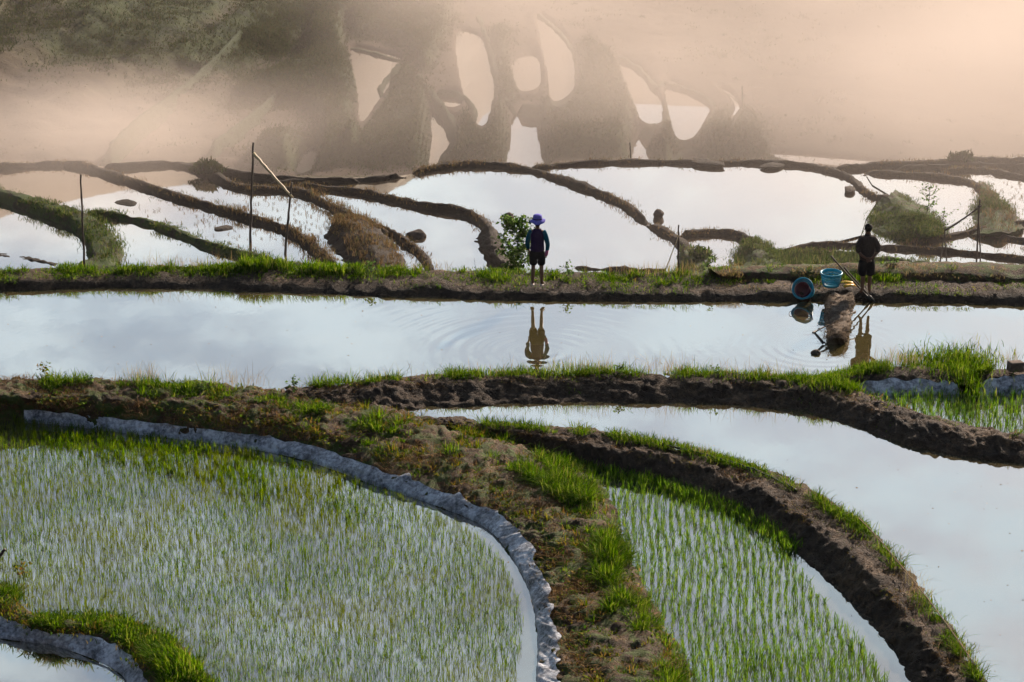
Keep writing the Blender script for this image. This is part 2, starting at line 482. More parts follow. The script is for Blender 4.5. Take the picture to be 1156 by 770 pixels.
def bank(key, rails, zs, mat, label, name='earth_bank', dens=.09, M_=26, amp=1.0, out=(.12, .12), drop=.35, smooth=2, cat='earth bank', wpts=None, kind='structure'):
    """rails: list of pixel polylines, from the back of the bank to its front, zs their heights"""
    k = len(rails[0])
    if wpts is None:
        ctrl = [at(np.array([p[0] for p in r]), np.array([p[1] for p in r]), np.broadcast_to(np.asarray(z, float), (k,))) for r, z in zip(rails, zs)]
    else: ctrl = wpts
    L = np.linalg.norm(np.diff(ctrl[len(ctrl) // 2], axis=0), axis=1).sum()
    n = max(8, int(L / dens))
    S = np.stack([catmull(c, n) for c in ctrl], 1)            # n, rails, 3
    BANKS[key] = S
    h0 = S[:, 0] - S[:, 1]; h0[:, 2] = 0; h0 /= np.linalg.norm(h0, axis=1)[:, None] + 1e-9
    h1 = S[:, -1] - S[:, -2]; h1[:, 2] = 0; h1 /= np.linalg.norm(h1, axis=1)[:, None] + 1e-9
    b0 = S[:, 0] + h0 * out[0]; b0[:, 2] -= drop
    b1 = S[:, -1] + h1 * out[1]; b1[:, 2] -= drop
    P = np.concatenate([b0[:, None], S, b1[:, None]], 1)
    seg = np.linalg.norm(np.diff(P, axis=1), axis=2); cum = np.concatenate([np.zeros((n, 1)), np.cumsum(seg, 1)], 1)
    cum /= cum[:, -1:]
    tt = np.linspace(0, 1, M_)
    V = np.stack([np.stack([np.interp(tt, cum[i], P[i, :, c]) for c in range(3)], -1) for i in range(n)])
    for _ in range(smooth):
        V[:, 1:-1] = .25 * V[:, :-2] + .5 * V[:, 1:-1] + .25 * V[:, 2:]
    du = np.gradient(V, axis=0); dv = np.gradient(V, axis=1)
    N = np.cross(du, dv); N /= np.linalg.norm(N, axis=2)[..., None] + 1e-9
    if N[..., 2].mean() < 0: N = -N
    cl = 1 - 2 * np.abs(fbm(V * np.array([1, 1, 1.6]), 2.6, 2, 31))
    cr_ = 1 - 2 * np.abs(vnoise(V * 5.5, 77))
    d = amp * (.07 * fbm(V, 1.1, 2, 3) + .05 * cl - .02 + .04 * fbm(V, 9, 2, 8) - .035 * np.clip(cr_ - .55, 0, 1) / .45 + .03 * fbm(V, 4., 2, 18))
    V = V + N * d[..., None]
    F = grid_faces(n, M_)
    # closed ends
    me = mesh_np(name, V, F, [(0, j, j + 1) for j in range(1, M_ - 1)] + [((n - 1) * M_, (n - 1) * M_ + j + 1, (n - 1) * M_ + j) for j in range(1, M_ - 1)])
    o = link(name, me, mat); tag(o, label, cat, kind=kind)
    return o


def on_bank(key, t, v):
    S = BANKS[key]; n, r = S.shape[:2]
    ft = np.clip(t, 0, 1) * (n - 1.001); i = ft.astype(int); a = (ft - i)[:, None]
    fv = np.clip(v, 0, r - 1.001); j = fv.astype(int); b = (fv - j)[:, None]
    return (S[i, j] * (1 - a) + S[i + 1, j] * a) * (1 - b) + (S[i, j + 1] * (1 - a) + S[i + 1, j + 1] * a) * b


def ridge(key, pts, ztop, zlow, w, label, mat=None, slope=.16, zback=None, side=-1, name='earth_bank', amp=.8, dens=.16, kind='structure', wv=None):
    c = at(np.array([p[0] for p in pts]), np.array([p[1] for p in pts]), ztop)
    c = catmull(c, max(len(pts) * 6, 24))
    t = np.gradient(c, axis=0); nrm = np.stack([-t[:, 1], t[:, 0], 0 * t[:, 0]], -1); nrm /= np.linalg.norm(nrm, axis=1)[:, None]
    if nrm[:, 1].mean() < 0: nrm = -nrm                       # points away from the camera
    if side > 0: nrm = -nrm
    ww = np.full(len(c), w * .32) * (1 + .42 * vnoise(c * 1.1, 4))
    if wv is not None: ww = ww * np.interp(np.linspace(0, 1, len(c)), np.linspace(0, 1, len(wv)), wv)
    ww = ww[:, None] / 2
    c = c + np.array([0, 0, 1.]) * (.05 * vnoise(c * .9, 6) + .03 * vnoise(c * 3.1, 7))[:, None]
    bk = c + nrm * ww; fr = c - nrm * ww
    cl_ = np.concatenate([[0], np.cumsum(np.linalg.norm(np.diff(c, axis=0), axis=1))])
    e_ = sstep(0, .35, np.minimum(cl_, cl_[-1] - cl_))
    for q in (bk, fr): q[:, 2] = (zlow - .12) + (q[:, 2] - zlow + .12) * e_
    w0 = bk + nrm * slope * .45; w0[:, 2] = zlow if zback is None else zback
    w1 = fr - nrm * slope * .45; w1[:, 2] = zlow
    return bank(key, [pts], [0], mat or M['earth_far'], label, name, dens, 22, amp * 1.0, (.05, .05), .4, 0, wpts=[w0, bk, fr, w1], kind=kind)


def flip(*rails): return rails


# --- near banks
bank('n1', [
    [(-90, 306), (0, 304), (150, 300), (300, 300), (450, 303), (600, 305), (700, 308), (830, 306), (950, 303), (1060, 302), (1156, 304), (1250, 306)],
    [(-90, 308), (0, 306), (150, 302), (300, 302), (450, 305), (600, 307), (700, 310), (830, 308), (950, 305), (1060, 304), (1156, 306), (1250, 308)],
    [(-90, 320), (0, 317), (150, 312), (300, 313), (450, 320), (600, 325), (700, 327), (830, 328), (950, 328), (1060, 329), (1156, 332), (1250, 336)],
    [(-90, 334), (0, 329), (150, 327), (300, 331), (450, 337), (600, 340), (700, 341), (830, 342), (950, 341), (1060, 343), (1156, 347), (1250, 353)]],
    [.12, .22, .22, 0], M['earth'], 'long low earth bank with green grass top on which the two people stand', out=(1.2, .1), drop=1.6, amp=.9)
bank('n1b', [
    [(800, 301), (870, 299), (950, 296), (1040, 295), (1156, 297), (1250, 298)],
    [(800, 303), (870, 301), (950, 298), (1040, 297), (1156, 299), (1250, 300)],
    [(810, 309), (870, 306), (950, 303), (1040, 303), (1156, 305), (1250, 306)],
    [(815, 313), (870, 314), (950, 313), (1040, 314), (1156, 318), (1250, 320)]],
    [.3, .42, .42, .28], M['earth_path'], 'low brown earth ridge behind the man in the dark jacket', out=(.8, .1), drop=1.2, amp=.7)
bank('n2', [
    [(316, 441), (362, 432), (430, 428), (500, 424), (600, 421), (700, 420), (800, 422), (880, 427), (933, 431), (982, 446), (1035, 466), (1095, 480), (1156, 488), (1240, 495)],
    [(318, 443), (362, 434), (430, 430), (500, 426), (600, 423), (700, 422), (800, 424), (880, 429), (935, 433), (985, 448), (1035, 468), (1095, 482), (1156, 490), (1240, 497)],
    [(324, 449), (363, 441), (430, 436), (500, 432), (600, 428), (700, 427), (800, 430), (880, 435), (928, 441), (977, 456), (1030, 475), (1092, 488), (1156, 496), (1240, 504)],
    [(338, 464), (382, 466), (440, 465), (500, 461), (600, 456), (700, 455), (800, 456), (880, 461), (932, 470), (972, 485), (1028, 503), (1092, 515), (1156, 524), (1240, 534)]],
    [[-.1] + [0] * 13, [.02] + [.1] * 13, [.02] + [.1] * 13, -.22], M['earth'], 'cracked mud bank curving across the middle with grass along its far edge', amp=1.1, M_=40, dens=.05)
bank('n3', [
    [(912, 434), (940, 422), (980, 416), (1033, 413), (1067, 414), (1084, 419)],
    [(915, 436), (942, 424), (980, 418), (1033, 415), (1067, 416), (1083, 421)],
    [(922, 440), (945, 430), (982, 424), (1033, 421), (1066, 422), (1080, 427)],
    [(938, 446), (958, 446), (988, 447), (1033, 446), (1066, 445), (1085, 444)]],
    [0, .13, .13, -.22], M['earth'], 'short mud bank holding grey plastic, behind the small green rice patch')
bank('n3b', [
    [(1100, 424), (1110, 418), (1140, 415), (1180, 414), (1250, 416)],
    [(1102, 425), (1112, 420), (1140, 417), (1180, 416), (1250, 418)],
    [(1104, 429), (1114, 425), (1140, 423), (1180, 422), (1250, 424)],
    [(1104, 446), (1114, 446), (1140, 446), (1180, 446), (1250, 448)]],
    [0, .13, .13, -.22], M['earth'], 'mud bank at the right edge with a clay block on top')
N4 = [
    [(-90, 424), (40, 426), (150, 430), (270, 437), (390, 452), (497, 474), (600, 506), (676, 545), (706, 606), (722, 655), (760, 722), (795, 790), (820, 860)],
    [(-90, 427), (40, 430), (150, 434), (270, 440), (390, 460), (490, 480), (575, 506), (645, 545), (685, 606), (702, 655), (730, 722), (762, 790), (785, 860)],
    [(-90, 447), (45, 450), (150, 453), (270, 462), (372, 486), (456, 510), (530, 535), (598, 568), (640, 620), (656, 665), (672, 725), (690, 790), (708, 860)],
    [(-90, 461), (40, 463), (150, 475), (265, 489), (350, 503), (430, 531), (505, 556), (566, 582), (599, 614), (620, 668), (630, 725), (632, 790), (632, 860)],
    [(-90, 474), (40, 477), (150, 489), (265, 503), (345, 520), (420, 546), (495, 571), (547, 594), (578, 628), (602, 674), (608, 725), (605, 790), (600, 860)]]
bank('n4', N4, [[-.1, -.1, -.1, -.1, -.28, -.28, -.55, -.55, -.55, -.55, -.55, -.55, -.55],
                [.13, .13, .12, .1, .02, -.02, -.08, -.1, -.12, -.14, -.15, -.15, -.15],
                [.10, .10, .08, .05, -.02, -.05, -.1, -.12, -.14, -.15, -.16, -.16, -.16],
                -.26, -.48], M['earth_path'], 'broad weedy earth path winding down between the two rice paddies', amp=1.35, M_=60, dens=.055)
N5 = [
    [(440, 468), (512, 472), (582, 478), (652, 483), (722, 494), (790, 507), (856, 526), (914, 552), (977, 590), (1027, 645), (1061, 687), (1096, 738), (1123, 790), (1150, 860)],
    [(446, 470), (518, 475), (588, 482), (657, 487), (726, 498), (791, 512), (853, 531), (908, 557), (970, 594), (1019, 647), (1053, 689), (1088, 740), (1115, 790), (1140, 860)],
    [(470, 477), (553, 484), (622, 494), (688, 505), (742, 513), (795, 527), (848, 547), (892, 573), (943, 609), (986, 652), (1026, 697), (1060, 742), (1090, 790), (1115, 860)],
    [(500, 494), (570, 505), (630, 520), (688, 535), (742, 549), (790, 563), (838, 584), (876, 606), (918, 641), (956, 674), (990, 713), (1015, 748), (1040, 795), (1062, 865)]]
bank('n5', N5, [-.22, -.1, -.1, -.55], M['earth'], 'tall mud bank sweeping down to the right between still water and rice rows', amp=1.2, M_=46, dens=.05)
N6 = [
    [(-90, 630), (0, 655), (20, 680), (60, 693), (110, 695), (150, 700), (190, 717), (222, 742), (245, 775), (265, 850)],
    [(-90, 642), (0, 668), (25, 692), (60, 703), (105, 705), (145, 711), (180, 729), (208, 752), (226, 780), (245, 850)],
    [(-90, 668), (0, 690), (30, 702), (60, 709), (100, 712), (135, 724), (158, 742), (170, 760), (180, 785), (190, 850)],
    [(-90, 700), (0, 721), (30, 724), (60, 727), (95, 740), (125, 754), (142, 766), (150, 785), (156, 800), (160, 860)]]
bank('n6', N6, [-.5, -.32, -.34, -.62], M['earth_path'], 'small grassy bank in the bottom left corner over a dark plastic edge', amp=1.1, M_=30, dens=.07)


# --- near water sheets
def sheet(name, poly, z, mat, label, zp=None):
    P = at(np.array([p[0] for p in poly]), np.array([p[1] for p in poly]), z if zp is None else zp)
    P[:, 2] = z
    bm = bmesh.new(); vs_ = [bm.verts.new(p) for p in P]; f = bm.faces.new(vs_)
    if f.normal.z < 0: f.normal_flip()
    bm.normal_update()
    if f.normal.z < 0: f.normal_flip()
    me = bpy.data.meshes.new(name); bm.to_mesh(me); bm.free()
    o = link(name, me, mat); tag(o, label, 'water', kind='structure'); return o


PB = [(-90, 322), (0, 320), (300, 321), (450, 328), (600, 333), (830, 335), (1000, 335), (1156, 339), (1250, 343), (1250, 430), (1156, 428), (1100, 432), (1090, 434), (1033, 428), (960, 432), (900, 436), (800, 432), (600, 430), (430, 438), (300, 444), (150, 444), (-90, 440)]
sheet('pond_water', PB, 0, M['water_b'], 'wide blue pond mirroring the two standing people')
PC = [(435, 466), (470, 452), (600, 446), (700, 445), (800, 447), (900, 453), (955, 468), (1000, 486), (1060, 503), (1250, 525), (1330, 860), (1138, 865), (1112, 790), (1084, 745), (1045, 695), (1008, 656), (958, 606), (900, 568), (850, 545), (795, 524), (726, 510), (657, 499), (588, 493), (510, 487), (450, 480)]
sheet('pond_water', PC, -.22, M['water_c'], 'still pond reflecting white clouds, curving to the right edge')
PD = [(560, 508), (640, 518), (700, 530), (750, 540), (800, 560), (850, 580), (890, 608), (930, 643), (970, 680), (1005, 722), (1035, 775), (1070, 870), (775, 870), (750, 790), (720, 725), (695, 660), (685, 610), (640, 560), (590, 530)]
sheet('paddy_water', PD, -.55, M['water_a'], 'shallow water of the rice paddy with neat rows on the right')
PA = [(-90, 468), (40, 470), (150, 482), (265, 496), (350, 512), (430, 540), (510, 565), (560, 590), (588, 622), (612, 670), (620, 725), (618, 870), (240, 870), (215, 790), (190, 745), (150, 714), (105, 706), (60, 702), (20, 690), (-90, 650)]
sheet('paddy_water', PA, -.48, M['water_a'], 'shallow water of the large rice paddy on the left')
sheet('pond_water', [(-90, 685), (0, 705), (60, 712), (110, 726), (150, 750), (175, 790), (185, 880), (-90, 880)], -.62, M['water_c'], 'small dark blue pond in the bottom left corner')
sheet('paddy_water', [(930, 440), (960, 437), (1033, 434), (1085, 434), (1240, 436), (1250, 510), (1156, 502), (1095, 494), (1035, 480), (985, 462), (940, 446)], -.22, M['water_a'], 'small bright paddy with green seedlings at the right edge')


# ------------------------------------------------------------------ plastic liners
def liner(key, r0, r1, t0, t1, label, v_top=.0, v_bot=0., wr=1.0, tattered=.25, dens=.035, scrap=False):
    S = BANKS[key]; n0 = S.shape[0]
    L = np.linalg.norm(np.diff(S[int(t0 * (n0 - 1)):int(t1 * (n0 - 1)) + 1, r1], axis=0), axis=1).sum()
    n = max(12, int(L / dens)); m = 16
    t = np.linspace(t0, t1, n)
    u = np.linspace(0, 1, m)
    jag = .55 * tattered * (vnoise(np.stack([t * L * 1.8 / (t1 - t0), 0 * t, 0 * t], -1), 21) + .6 * vnoise(np.stack([t * L * 5 / (t1 - t0), 0 * t, 0 * t], -1), 22))
    V = np.zeros((n, m, 3))
    for j in range(m):
        sc_ = (np.sin(np.pi * np.linspace(0, 1, n)) ** .4) if scrap else 1.
        vv = r0 + v_top + (0 if not scrap else (1 - sc_) * (r1 - r0 - v_top) * (1 - u[j])) + jag * (1 - u[j]) + u[j] * (r1 - r0 - v_top + v_bot)
        V[:, j] = on_bank(key, t, np.clip(vv, 0, S.shape[1] - 1.002))
    du = np.gradient(V, axis=0); dv = np.gradient(V, axis=1); N = np.cross(du, dv); N /= np.linalg.norm(N, axis=2)[..., None] + 1e-9
    if N[..., 2].mean() < 0: N = -N
    q = np.stack([(t * L / (t1 - t0))[:, None] + .35 * u[None, :], 0 * t[:, None] + .4 * u[None, :], 0 * t[:, None] + 0 * u[None, :]], -1)
    fold = 1 - 2 * np.abs(fbm(q, 2.6, 3, 41))
    fold = fold * (.35 + .65 * np.clip(1.4 * vnoise(q * .8, 47) + .6, 0, 1))
    V = V + N * (.05 + wr * (.05 * fold + .018 * fbm(q, 9, 3, 44)))[..., None]
    V[:, -1, 2] -= .05
    # thickness: a second skin
    V2 = V - N * .006
    n_ = n * m
    F = grid_faces(n, m)
    me = mesh_np('plastic_sheet', np.vstack([V.reshape(-1, 3), V2.reshape(-1, 3)]), np.vstack([F, F[:, ::-1] + n_]))
    o = link('plastic_sheet', me, M['plastic']); tag(o, label, 'plastic sheet'); return o


liner('n4', 3, 4, .075, 1, 'long crumpled grey plastic sheet lining the edge of the large left paddy', .05, -.02)
liner('n6', 2, 3, 0, .93, 'dark crumpled plastic sheet under the small bank at the bottom left corner', .25, -.05, 1.2)
liner('n3', 2, 3, .25, .99, 'ragged grey plastic sheet under the short mud bank behind the small rice patch', .35, -.02, .5, .35)
liner('n3b', 2, 3, .02, .95, 'ragged grey plastic sheet at the right edge below the clay block', .15, -.02, .5, .3)


# ------------------------------------------------------------------ grass
def blades(P, h, w, lean=.5, seed=0, az=None):
    """vertex arrays of tapered bent blades, one per root"""
    rng = np.random.default_rng(seed); n = len(P)
    h = np.broadcast_to(h, (n,)); w = np.broadcast_to(w, (n,))
    az = rng.uniform(0, 2 * np.pi, n) if az is None else az
    ln = np.abs(rng.normal(lean, lean * .6, n))
    d = np.stack([np.cos(az), np.sin(az), 0 * az], -1)
    f = az + rng.normal(math.pi / 2, .5, n); sd_ = np.stack([np.cos(f), np.sin(f), 0 * f], -1)
    s = np.array([0, .4, .75, 1.]); wd = np.array([.8, 1., .7, .0])
    V = np.zeros((n, 7, 3))
    for i in range(4):
        c = P + d * (ln * h * s[i] ** 1.8)[:, None]
        c = c + np.array([0, 0, 1.]) * (h * s[i] * (1 - .35 * np.minimum(ln, 1.4) * s[i]))[:, None]
        if i < 3:
            V[:, 2 * i] = c - sd_ * (w * wd[i] / 2)[:, None]; V[:, 2 * i + 1] = c + sd_ * (w * wd[i] / 2)[:, None]
        else: V[:, 6] = c
    b = np.arange(n)[:, None] * 7
    Q = np.concatenate([b + np.array([[0, 1, 3, 2]]), b + np.array([[2, 3, 5, 4]])]); T = b + np.array([[4, 5, 6]])
    return V.reshape(-1, 3), Q, T


def grass_obj(name, parts, mat, label, cat='grass', kind='stuff'):
    mb = MB()
    for V, Q, T in parts: mb.add(V, Q, T)
    o = mb.build(name, mat); tag(o, label, cat, kind=kind); return o


def scatter(key, n, t, v, seed, mask=None, clump=0., cs=.12):
    rng = np.random.default_rng(seed)
    tt = rng.uniform(t[0], t[1], n); vv = rng.uniform(v[0], v[1], n)
    P = on_bank(key, tt, vv)
    if mask is not None:
        k = fbm(P, mask[0], 3, seed + 1); keep = k > mask[1]; P = P[keep]
    if clump:
        m = max(1, int(len(P) * clump)); c = P[rng.integers(0, m, len(P))]
        P = c + rng.normal(0, cs, P.shape) * np.array([1, 1, 0.1])
    P[:, 2] -= .02
    return P


def hts(P, lo, hi, freq=.7, seed=3):
    rng = np.random.default_rng(seed)
    k = .5 + .5 * np.clip(1.6 * fbm(P, freq, 2, seed), -1, 1)
    return (lo + (hi - lo) * k) * rng.uniform(.55, 1.15, len(P))


def g_edge(key, n, t, v, lo, hi, seed, w=.012, lean=.45, mask=None, clump=0., freq=.7, cs=.12):
    P = scatter(key, n, t, v, seed, mask, clump, cs)
    return blades(P, hts(P, lo, hi, freq, seed), w, lean, seed)


def g_tuft(key, n, t, v, nb, lo, hi, seed, w=.013, mask=None, spread=.04, lean=.75):
    P = scatter(key, n, t, v, seed, mask); rng = np.random.default_rng(seed + 5)
    sz = rng.uniform(0, 1, len(P)) ** 1.6; k = (nb[0] + (nb[1] - nb[0]) * sz).astype(int)
    off = rng.normal(0, 1, (k.sum(), 3)) * np.array([1, 1, .1]); sp = np.repeat(spread * (.6 + 1.2 * sz), k)
    Q = np.repeat(P, k, 0) + off * sp[:, None]
    h = np.repeat(lo + (hi - lo) * sz, k) * rng.uniform(.5, 1.1, len(Q))
    az = np.arctan2(off[:, 1], off[:, 0]) + rng.normal(0, .6, len(Q))
    return blades(Q, h, w, lean, seed, az)


# far bank grass (green strip)
grass_obj('bank_grass', [
    g_edge('n1', 17000, (0, .66), (.8, 1.85), .03, .17, 1, .014, .7, (1.6, -.08), .12, 2.2),
    g_edge('n1', 6500, (.0, .40), (.9, 1.45), .10, .34, 2, .016, .55, (1.2, .0), .1, 1.6),
    g_tuft('n1', 360, (0, .68), (.85, 1.6), (10, 46), .05, .27, 15, .015, (1.2, -.15)),
    g_edge('n1', 2200, (.255, .345), (.9, 1.6), .2, .5, 3, .018, .4, (.8, -.1)),
    g_edge('n1', 3000, (.64, .78), (1.0, 1.6), .08, .3, 4, .015, .5, (.7, -.1)),
    g_edge('n1', 4200, (.66, 1), (.9, 1.85), .04, .14, 5, .014, .6, (.9, .1)),
    g_edge('n1', 2500, (0, 1), (1.75, 2.3), .05, .2, 6, .014, .9, (1.0, .2)),
    g_edge('n1b', 2600, (0, 1), (.8, 2.2), .05, .2, 7, .014, .6, (.9, .1))],
    M['grass'], 'bright green backlit grass along the far bank under the two people')
grass_obj('dry_bank_grass', [
    g_edge('n1', 900, (.02, .40), (.8, 1.2), .3, .85, 8, .007, .5, (.5, .1)),
    g_edge('n1', 500, (.45, .66), (.8, 1.2), .3, .6, 9, .007, .35, (.6, .1)),
    g_edge('n1b', 1800, (0, 1), (1.2, 2.9), .04, .16, 10, .01, .9, (.8, .0)),
    g_edge('n1', 2600, (.62, 1), (1.0, 1.9), .03, .1, 13, .01, .9, (1.2, .0))],
    M['dry'], 'thin dry grass stalks rising from the far bank')
grass_obj('bank_grass', [
    g_edge('n2', 7000, (.08, .64), (.2, 1.3), .08, .26, 20, .012, .45, (.9, .03), .2),
    g_edge('n2', 1500, (.26, .66), (.2, 1.2), .15, .42, 21, .011, .4, (.7, .15), .25),
    g_edge('n2', 3800, (.52, .66), (.2, 1.3), .1, .36, 22, .012, .5, (1.2, -.3), .3),
    g_tuft('n2', 420, (.06, .68), (.3, 1.25), (8, 40), .08, .34, 29, .011, (1.0, -.1), .045, .55),
    g_edge('n2', 1100, (.60, 1), (.2, 1.3), .05, .14, 23, .012, .5, (1.2, .2)),
    g_edge('n2', 700, (.1, 1), (2, 2.9), .04, .12, 24, .012, .8, (1.5, .3)),
    g_edge('n3', 6500, (0, 1), (.3, 1.5), .1, .38, 25, .013, .5, (1.0, -.15), .3),
    g_edge('n3b', 1200, (.0, .3), (.3, 1.4), .1, .3, 26, .013, .5)],
    M['grass'], 'green grass along the far edge of the curving mud bank')
CH = at(1078, 410, .1); CH2 = at(1093, 425, 0)
nn = 1500; q = RNG.normal(0, 1, (nn, 3)) * np.array([.55, .5, 0]) + CH
q2 = RNG.normal(0, 1, (900, 3)) * np.array([.16, .7, 0]) + CH2
q3 = at(RNG.uniform(1015, 1120, 1200), RNG.uniform(404, 422, 1200), .05)
grass_obj('grass_tussock', [blades(q, RNG.uniform(.08, .32, nn), .015, .5, 31), blades(q2, RNG.uniform(.1, .4, 900), .014, .5, 32), blades(q3, RNG.uniform(.08, .3, 1200), .014, .5, 37)], M['grass'],
          'dense green grass filling the gap between the two short banks at the right')
wis = []
for k, (px, py, n_) in enumerate([(560, 424, 30), (640, 421, 50), (680, 421, 60), (745, 421, 60), (1000, 414, 90), (1020, 413, 70), (1140, 412, 60), (470, 428, 14), (415, 430, 16), (760, 422, 40), (1100, 395, 20), (830, 425, 40), (250, 434, 60), (160, 432, 140), (280, 436, 60), (600, 423, 30), (880, 426, 50)]):
    c = at(px, py, .08); P = RNG.normal(0, 1, (n_, 3)) * np.array([.28, .08, 0]) + c
    wis.append(blades(P, RNG.uniform(.25, .62, n_), .006, .45, 40 + k))
wis.append(g_edge('n5', 900, (.28, .9), (.6, 1.2), .12, .42, 61, .006, .7, (.6, .0), .3))
grass_obj('dry_grass', wis, M['dry'], 'wispy dry grass sprays along the edges of the mud banks')
grass_obj('bank_grass', [
    g_tuft('n5', 300, (.1, 1), (.75, 1.25), (10, 46), .08, .30, 59, .012, (1.1, -.05)),
    g_edge('n5', 2600, (.1, .5), (.7, 1.25), .06, .22, 50, .012, .5, (1.1, .22), .25),
    g_edge('n5', 4600, (.5, 1), (.75, 1.2), .05, .26, 51, .010, .6, (1.3, .05), .12, 1.4),
    g_edge('n5', 1500, (.36, .44), (.7, 1.1), .12, .36, 52, .012, .5, (.9, -.1), .3),
    g_edge('n5', 700, (.3, 1), (1.2, 2.), .04, .13, 53, .014, .6, (1.4, .25), .2)],
    M['grass'], 'green grass fringe on the tall bank beside the still cloud pond')
# the path
vegm = (.8, .02)
grass_obj('path_grass', [
    g_tuft('n4', 640, (.46, 1), (.3, 1.15), (14, 60), .08, .36, 70, .013, (1.1, .0)),
    g_tuft('n4', 900, (.50, 1), (.9, 1.5), (14, 70), .08, .42, 71, .013, (1.3, .04)),
    g_edge('n4', 7000, (.44, 1), (.4, 1.3), .05, .22, 67, .013, .65, (.8, -.1), .12, 1.3, .12),
    g_tuft('n4', 260, (.3, 1), (1.1, 2.3), (8, 34), .05, .18, 68, .013, (1.2, .05)),
    g_tuft('n4', 130, (.30, .5), (1.0, 1.7), (14, 60), .08, .36, 77, .016, (1.1, .05)),
    g_tuft('n4', 380, (.02, .34), (1.0, 1.6), (10, 50), .06, .26, 73, .014, (1.0, .0)),
    g_tuft('n4', 150, (.02, .34), (.8, 1.2), (12, 50), .1, .42, 78, .012, (.9, .0), .05, .5),
    g_tuft('n4', 200, (.05, 1), (1.7, 2.9), (8, 26), .04, .14, 79, .014, (1.3, .1)),
    g_tuft('n6', 620, (0, 1), (.3, 1.9), (12, 46), .06, .28, 80, .016, (.9, -.25)),
    g_edge('n6', 2200, (.45, .95), (.5, 1.8), .12, .34, 81, .018, .6)],
    M['grass'], 'fresh green grass tufts on the broad path and on the corner bank')
grass_obj('leafy_groundcover', [
    g_edge('n4', 5200, (.25, 1), (.35, 2.4), .04, .12, 185, .045, 1.1, (1.1, .12), .12, 1.5, .16),
    g_edge('n4', 1600, (.02, .3), (1.0, 2.4), .03, .10, 186, .045, 1.1, (1.2, .18), .12, 1.5, .16),
    g_edge('n2', 1300, (.05, 1), (.4, 1.4), .04, .14, 187, .035, 1.0, (1.2, .15), .12, 1.5, .12),
    g_edge('n1', 1500, (.0, 1), (.9, 1.9), .03, .12, 188, .035, 1.0, (1.2, .12), .12, 1.5, .12),
    g_edge('n6', 1500, (.0, 1), (.4, 2.2), .04, .13, 189, .04, 1.0, (1.2, .05), .12, 1.5, .12)],
    M['groundcover'], 'broad leaved weeds creeping over the earth banks', cat='weeds')
grass_obj('short_grass', [
    g_edge('n4', 16000, (0, 1), (.3, 2.8), .02, .075, 285, .012, .8, (.9, -.02), .1, 1.2, .14),
    g_edge('n2', 4000, (0, 1), (.3, 1.9), .02, .06, 286, .010, .8, (1.0, .05), .1, 1.2, .12),
    g_edge('n5', 5000, (.05, 1), (.6, 2.0), .02, .06, 287, .010, .8, (1.0, .05), .1, 1.2, .12)],
    M['mixed'], 'short yellow green grass and moss on the earth banks')
grass_obj('path_weeds', [
    g_tuft('n4', 420, (.30, 1), (.35, 2.4), (8, 34), .06, .24, 85, .018, (.9, .02)),
    g_tuft('n4', 260, (.20, .62), (1.0, 2.7), (8, 30), .05, .2, 72, .018, (1.2, .05)),
    g_edge('n4', 1400, (.02, .34), (1.5, 2.7), .04, .12, 74, .02, .8, (1.5, .22), .15),
    g_edge('n4', 1500, (.45, 1), (2.2, 2.95), .04, .12, 76, .02, .8, (1.3, .18), .2),
    g_edge('n6', 2500, (0, 1), (.8, 2.1), .06, .2, 86, .016, .6, (.9, .0), .25)],
    M['mixed'], 'low green and rusty weeds scattered over the broad path')
grass_obj('straw_litter', [
    g_edge('n4', 15000, (0, 1), (.5, 2.9), .05, .2, 90, .010, 1.4, (1.0, -.12), .06, 1.),
    g_edge('n5', 3000, (.1, 1), (1.1, 2.1), .03, .09, 91, .009, 1.7, (1.0, -.05)),
    g_edge('n2', 2600, (0, 1), (1.0, 2.2), .03, .09, 92, .009, 1.7, (1.0, -.05))],
    M['litter'], 'dead straw and roots littering the mud banks', cat='straw')


# ------------------------------------------------------------------ rice
def rice_points(poly, z, sx, sy, ang, jit, seed, drop=.06, extra=None):
    P = at(np.array([p[0] for p in poly]), np.array([p[1] for p in poly]), z)[:, :2]
    lo = P.min(0) - 1; hi = P.max(0) + 1; c = (lo + hi) / 2; r = np.linalg.norm(hi - lo) / 2
    u, v = np.meshgrid(np.arange(-r, r, sx), np.arange(-r, r, sy), indexing='ij')
    rng = np.random.default_rng(seed)
    u = u + .05 * np.sin(v * 1.3); u = u + rng.normal(0, jit, u.shape); v = v + rng.normal(0, jit * 1.6, v.shape)
    x = c[0] + u * math.cos(ang) - v * math.sin(ang); y = c[1] + u * math.sin(ang) + v * math.cos(ang)
    k = in_poly(x, y, P) & (rng.random(x.shape) > drop)
    return np.stack([x[k], y[k], np.full(k.sum(), z - .01)], -1)


def tuft_blades(P, nb, h, w, seed, spread=.022, lean=.35):
    rng = np.random.default_rng(seed)
    k = rng.integers(nb[0], nb[1] + 1, len(P)); Q = np.repeat(P, k, 0)
    Q = Q + rng.normal(0, spread, Q.shape) * np.array([1, 1, 0])
    hh = np.repeat(rng.uniform(.75, 1.15, len(P)), k) * rng.uniform(h[0], h[1], len(Q))
    return blades(Q, hh, w, lean, seed)


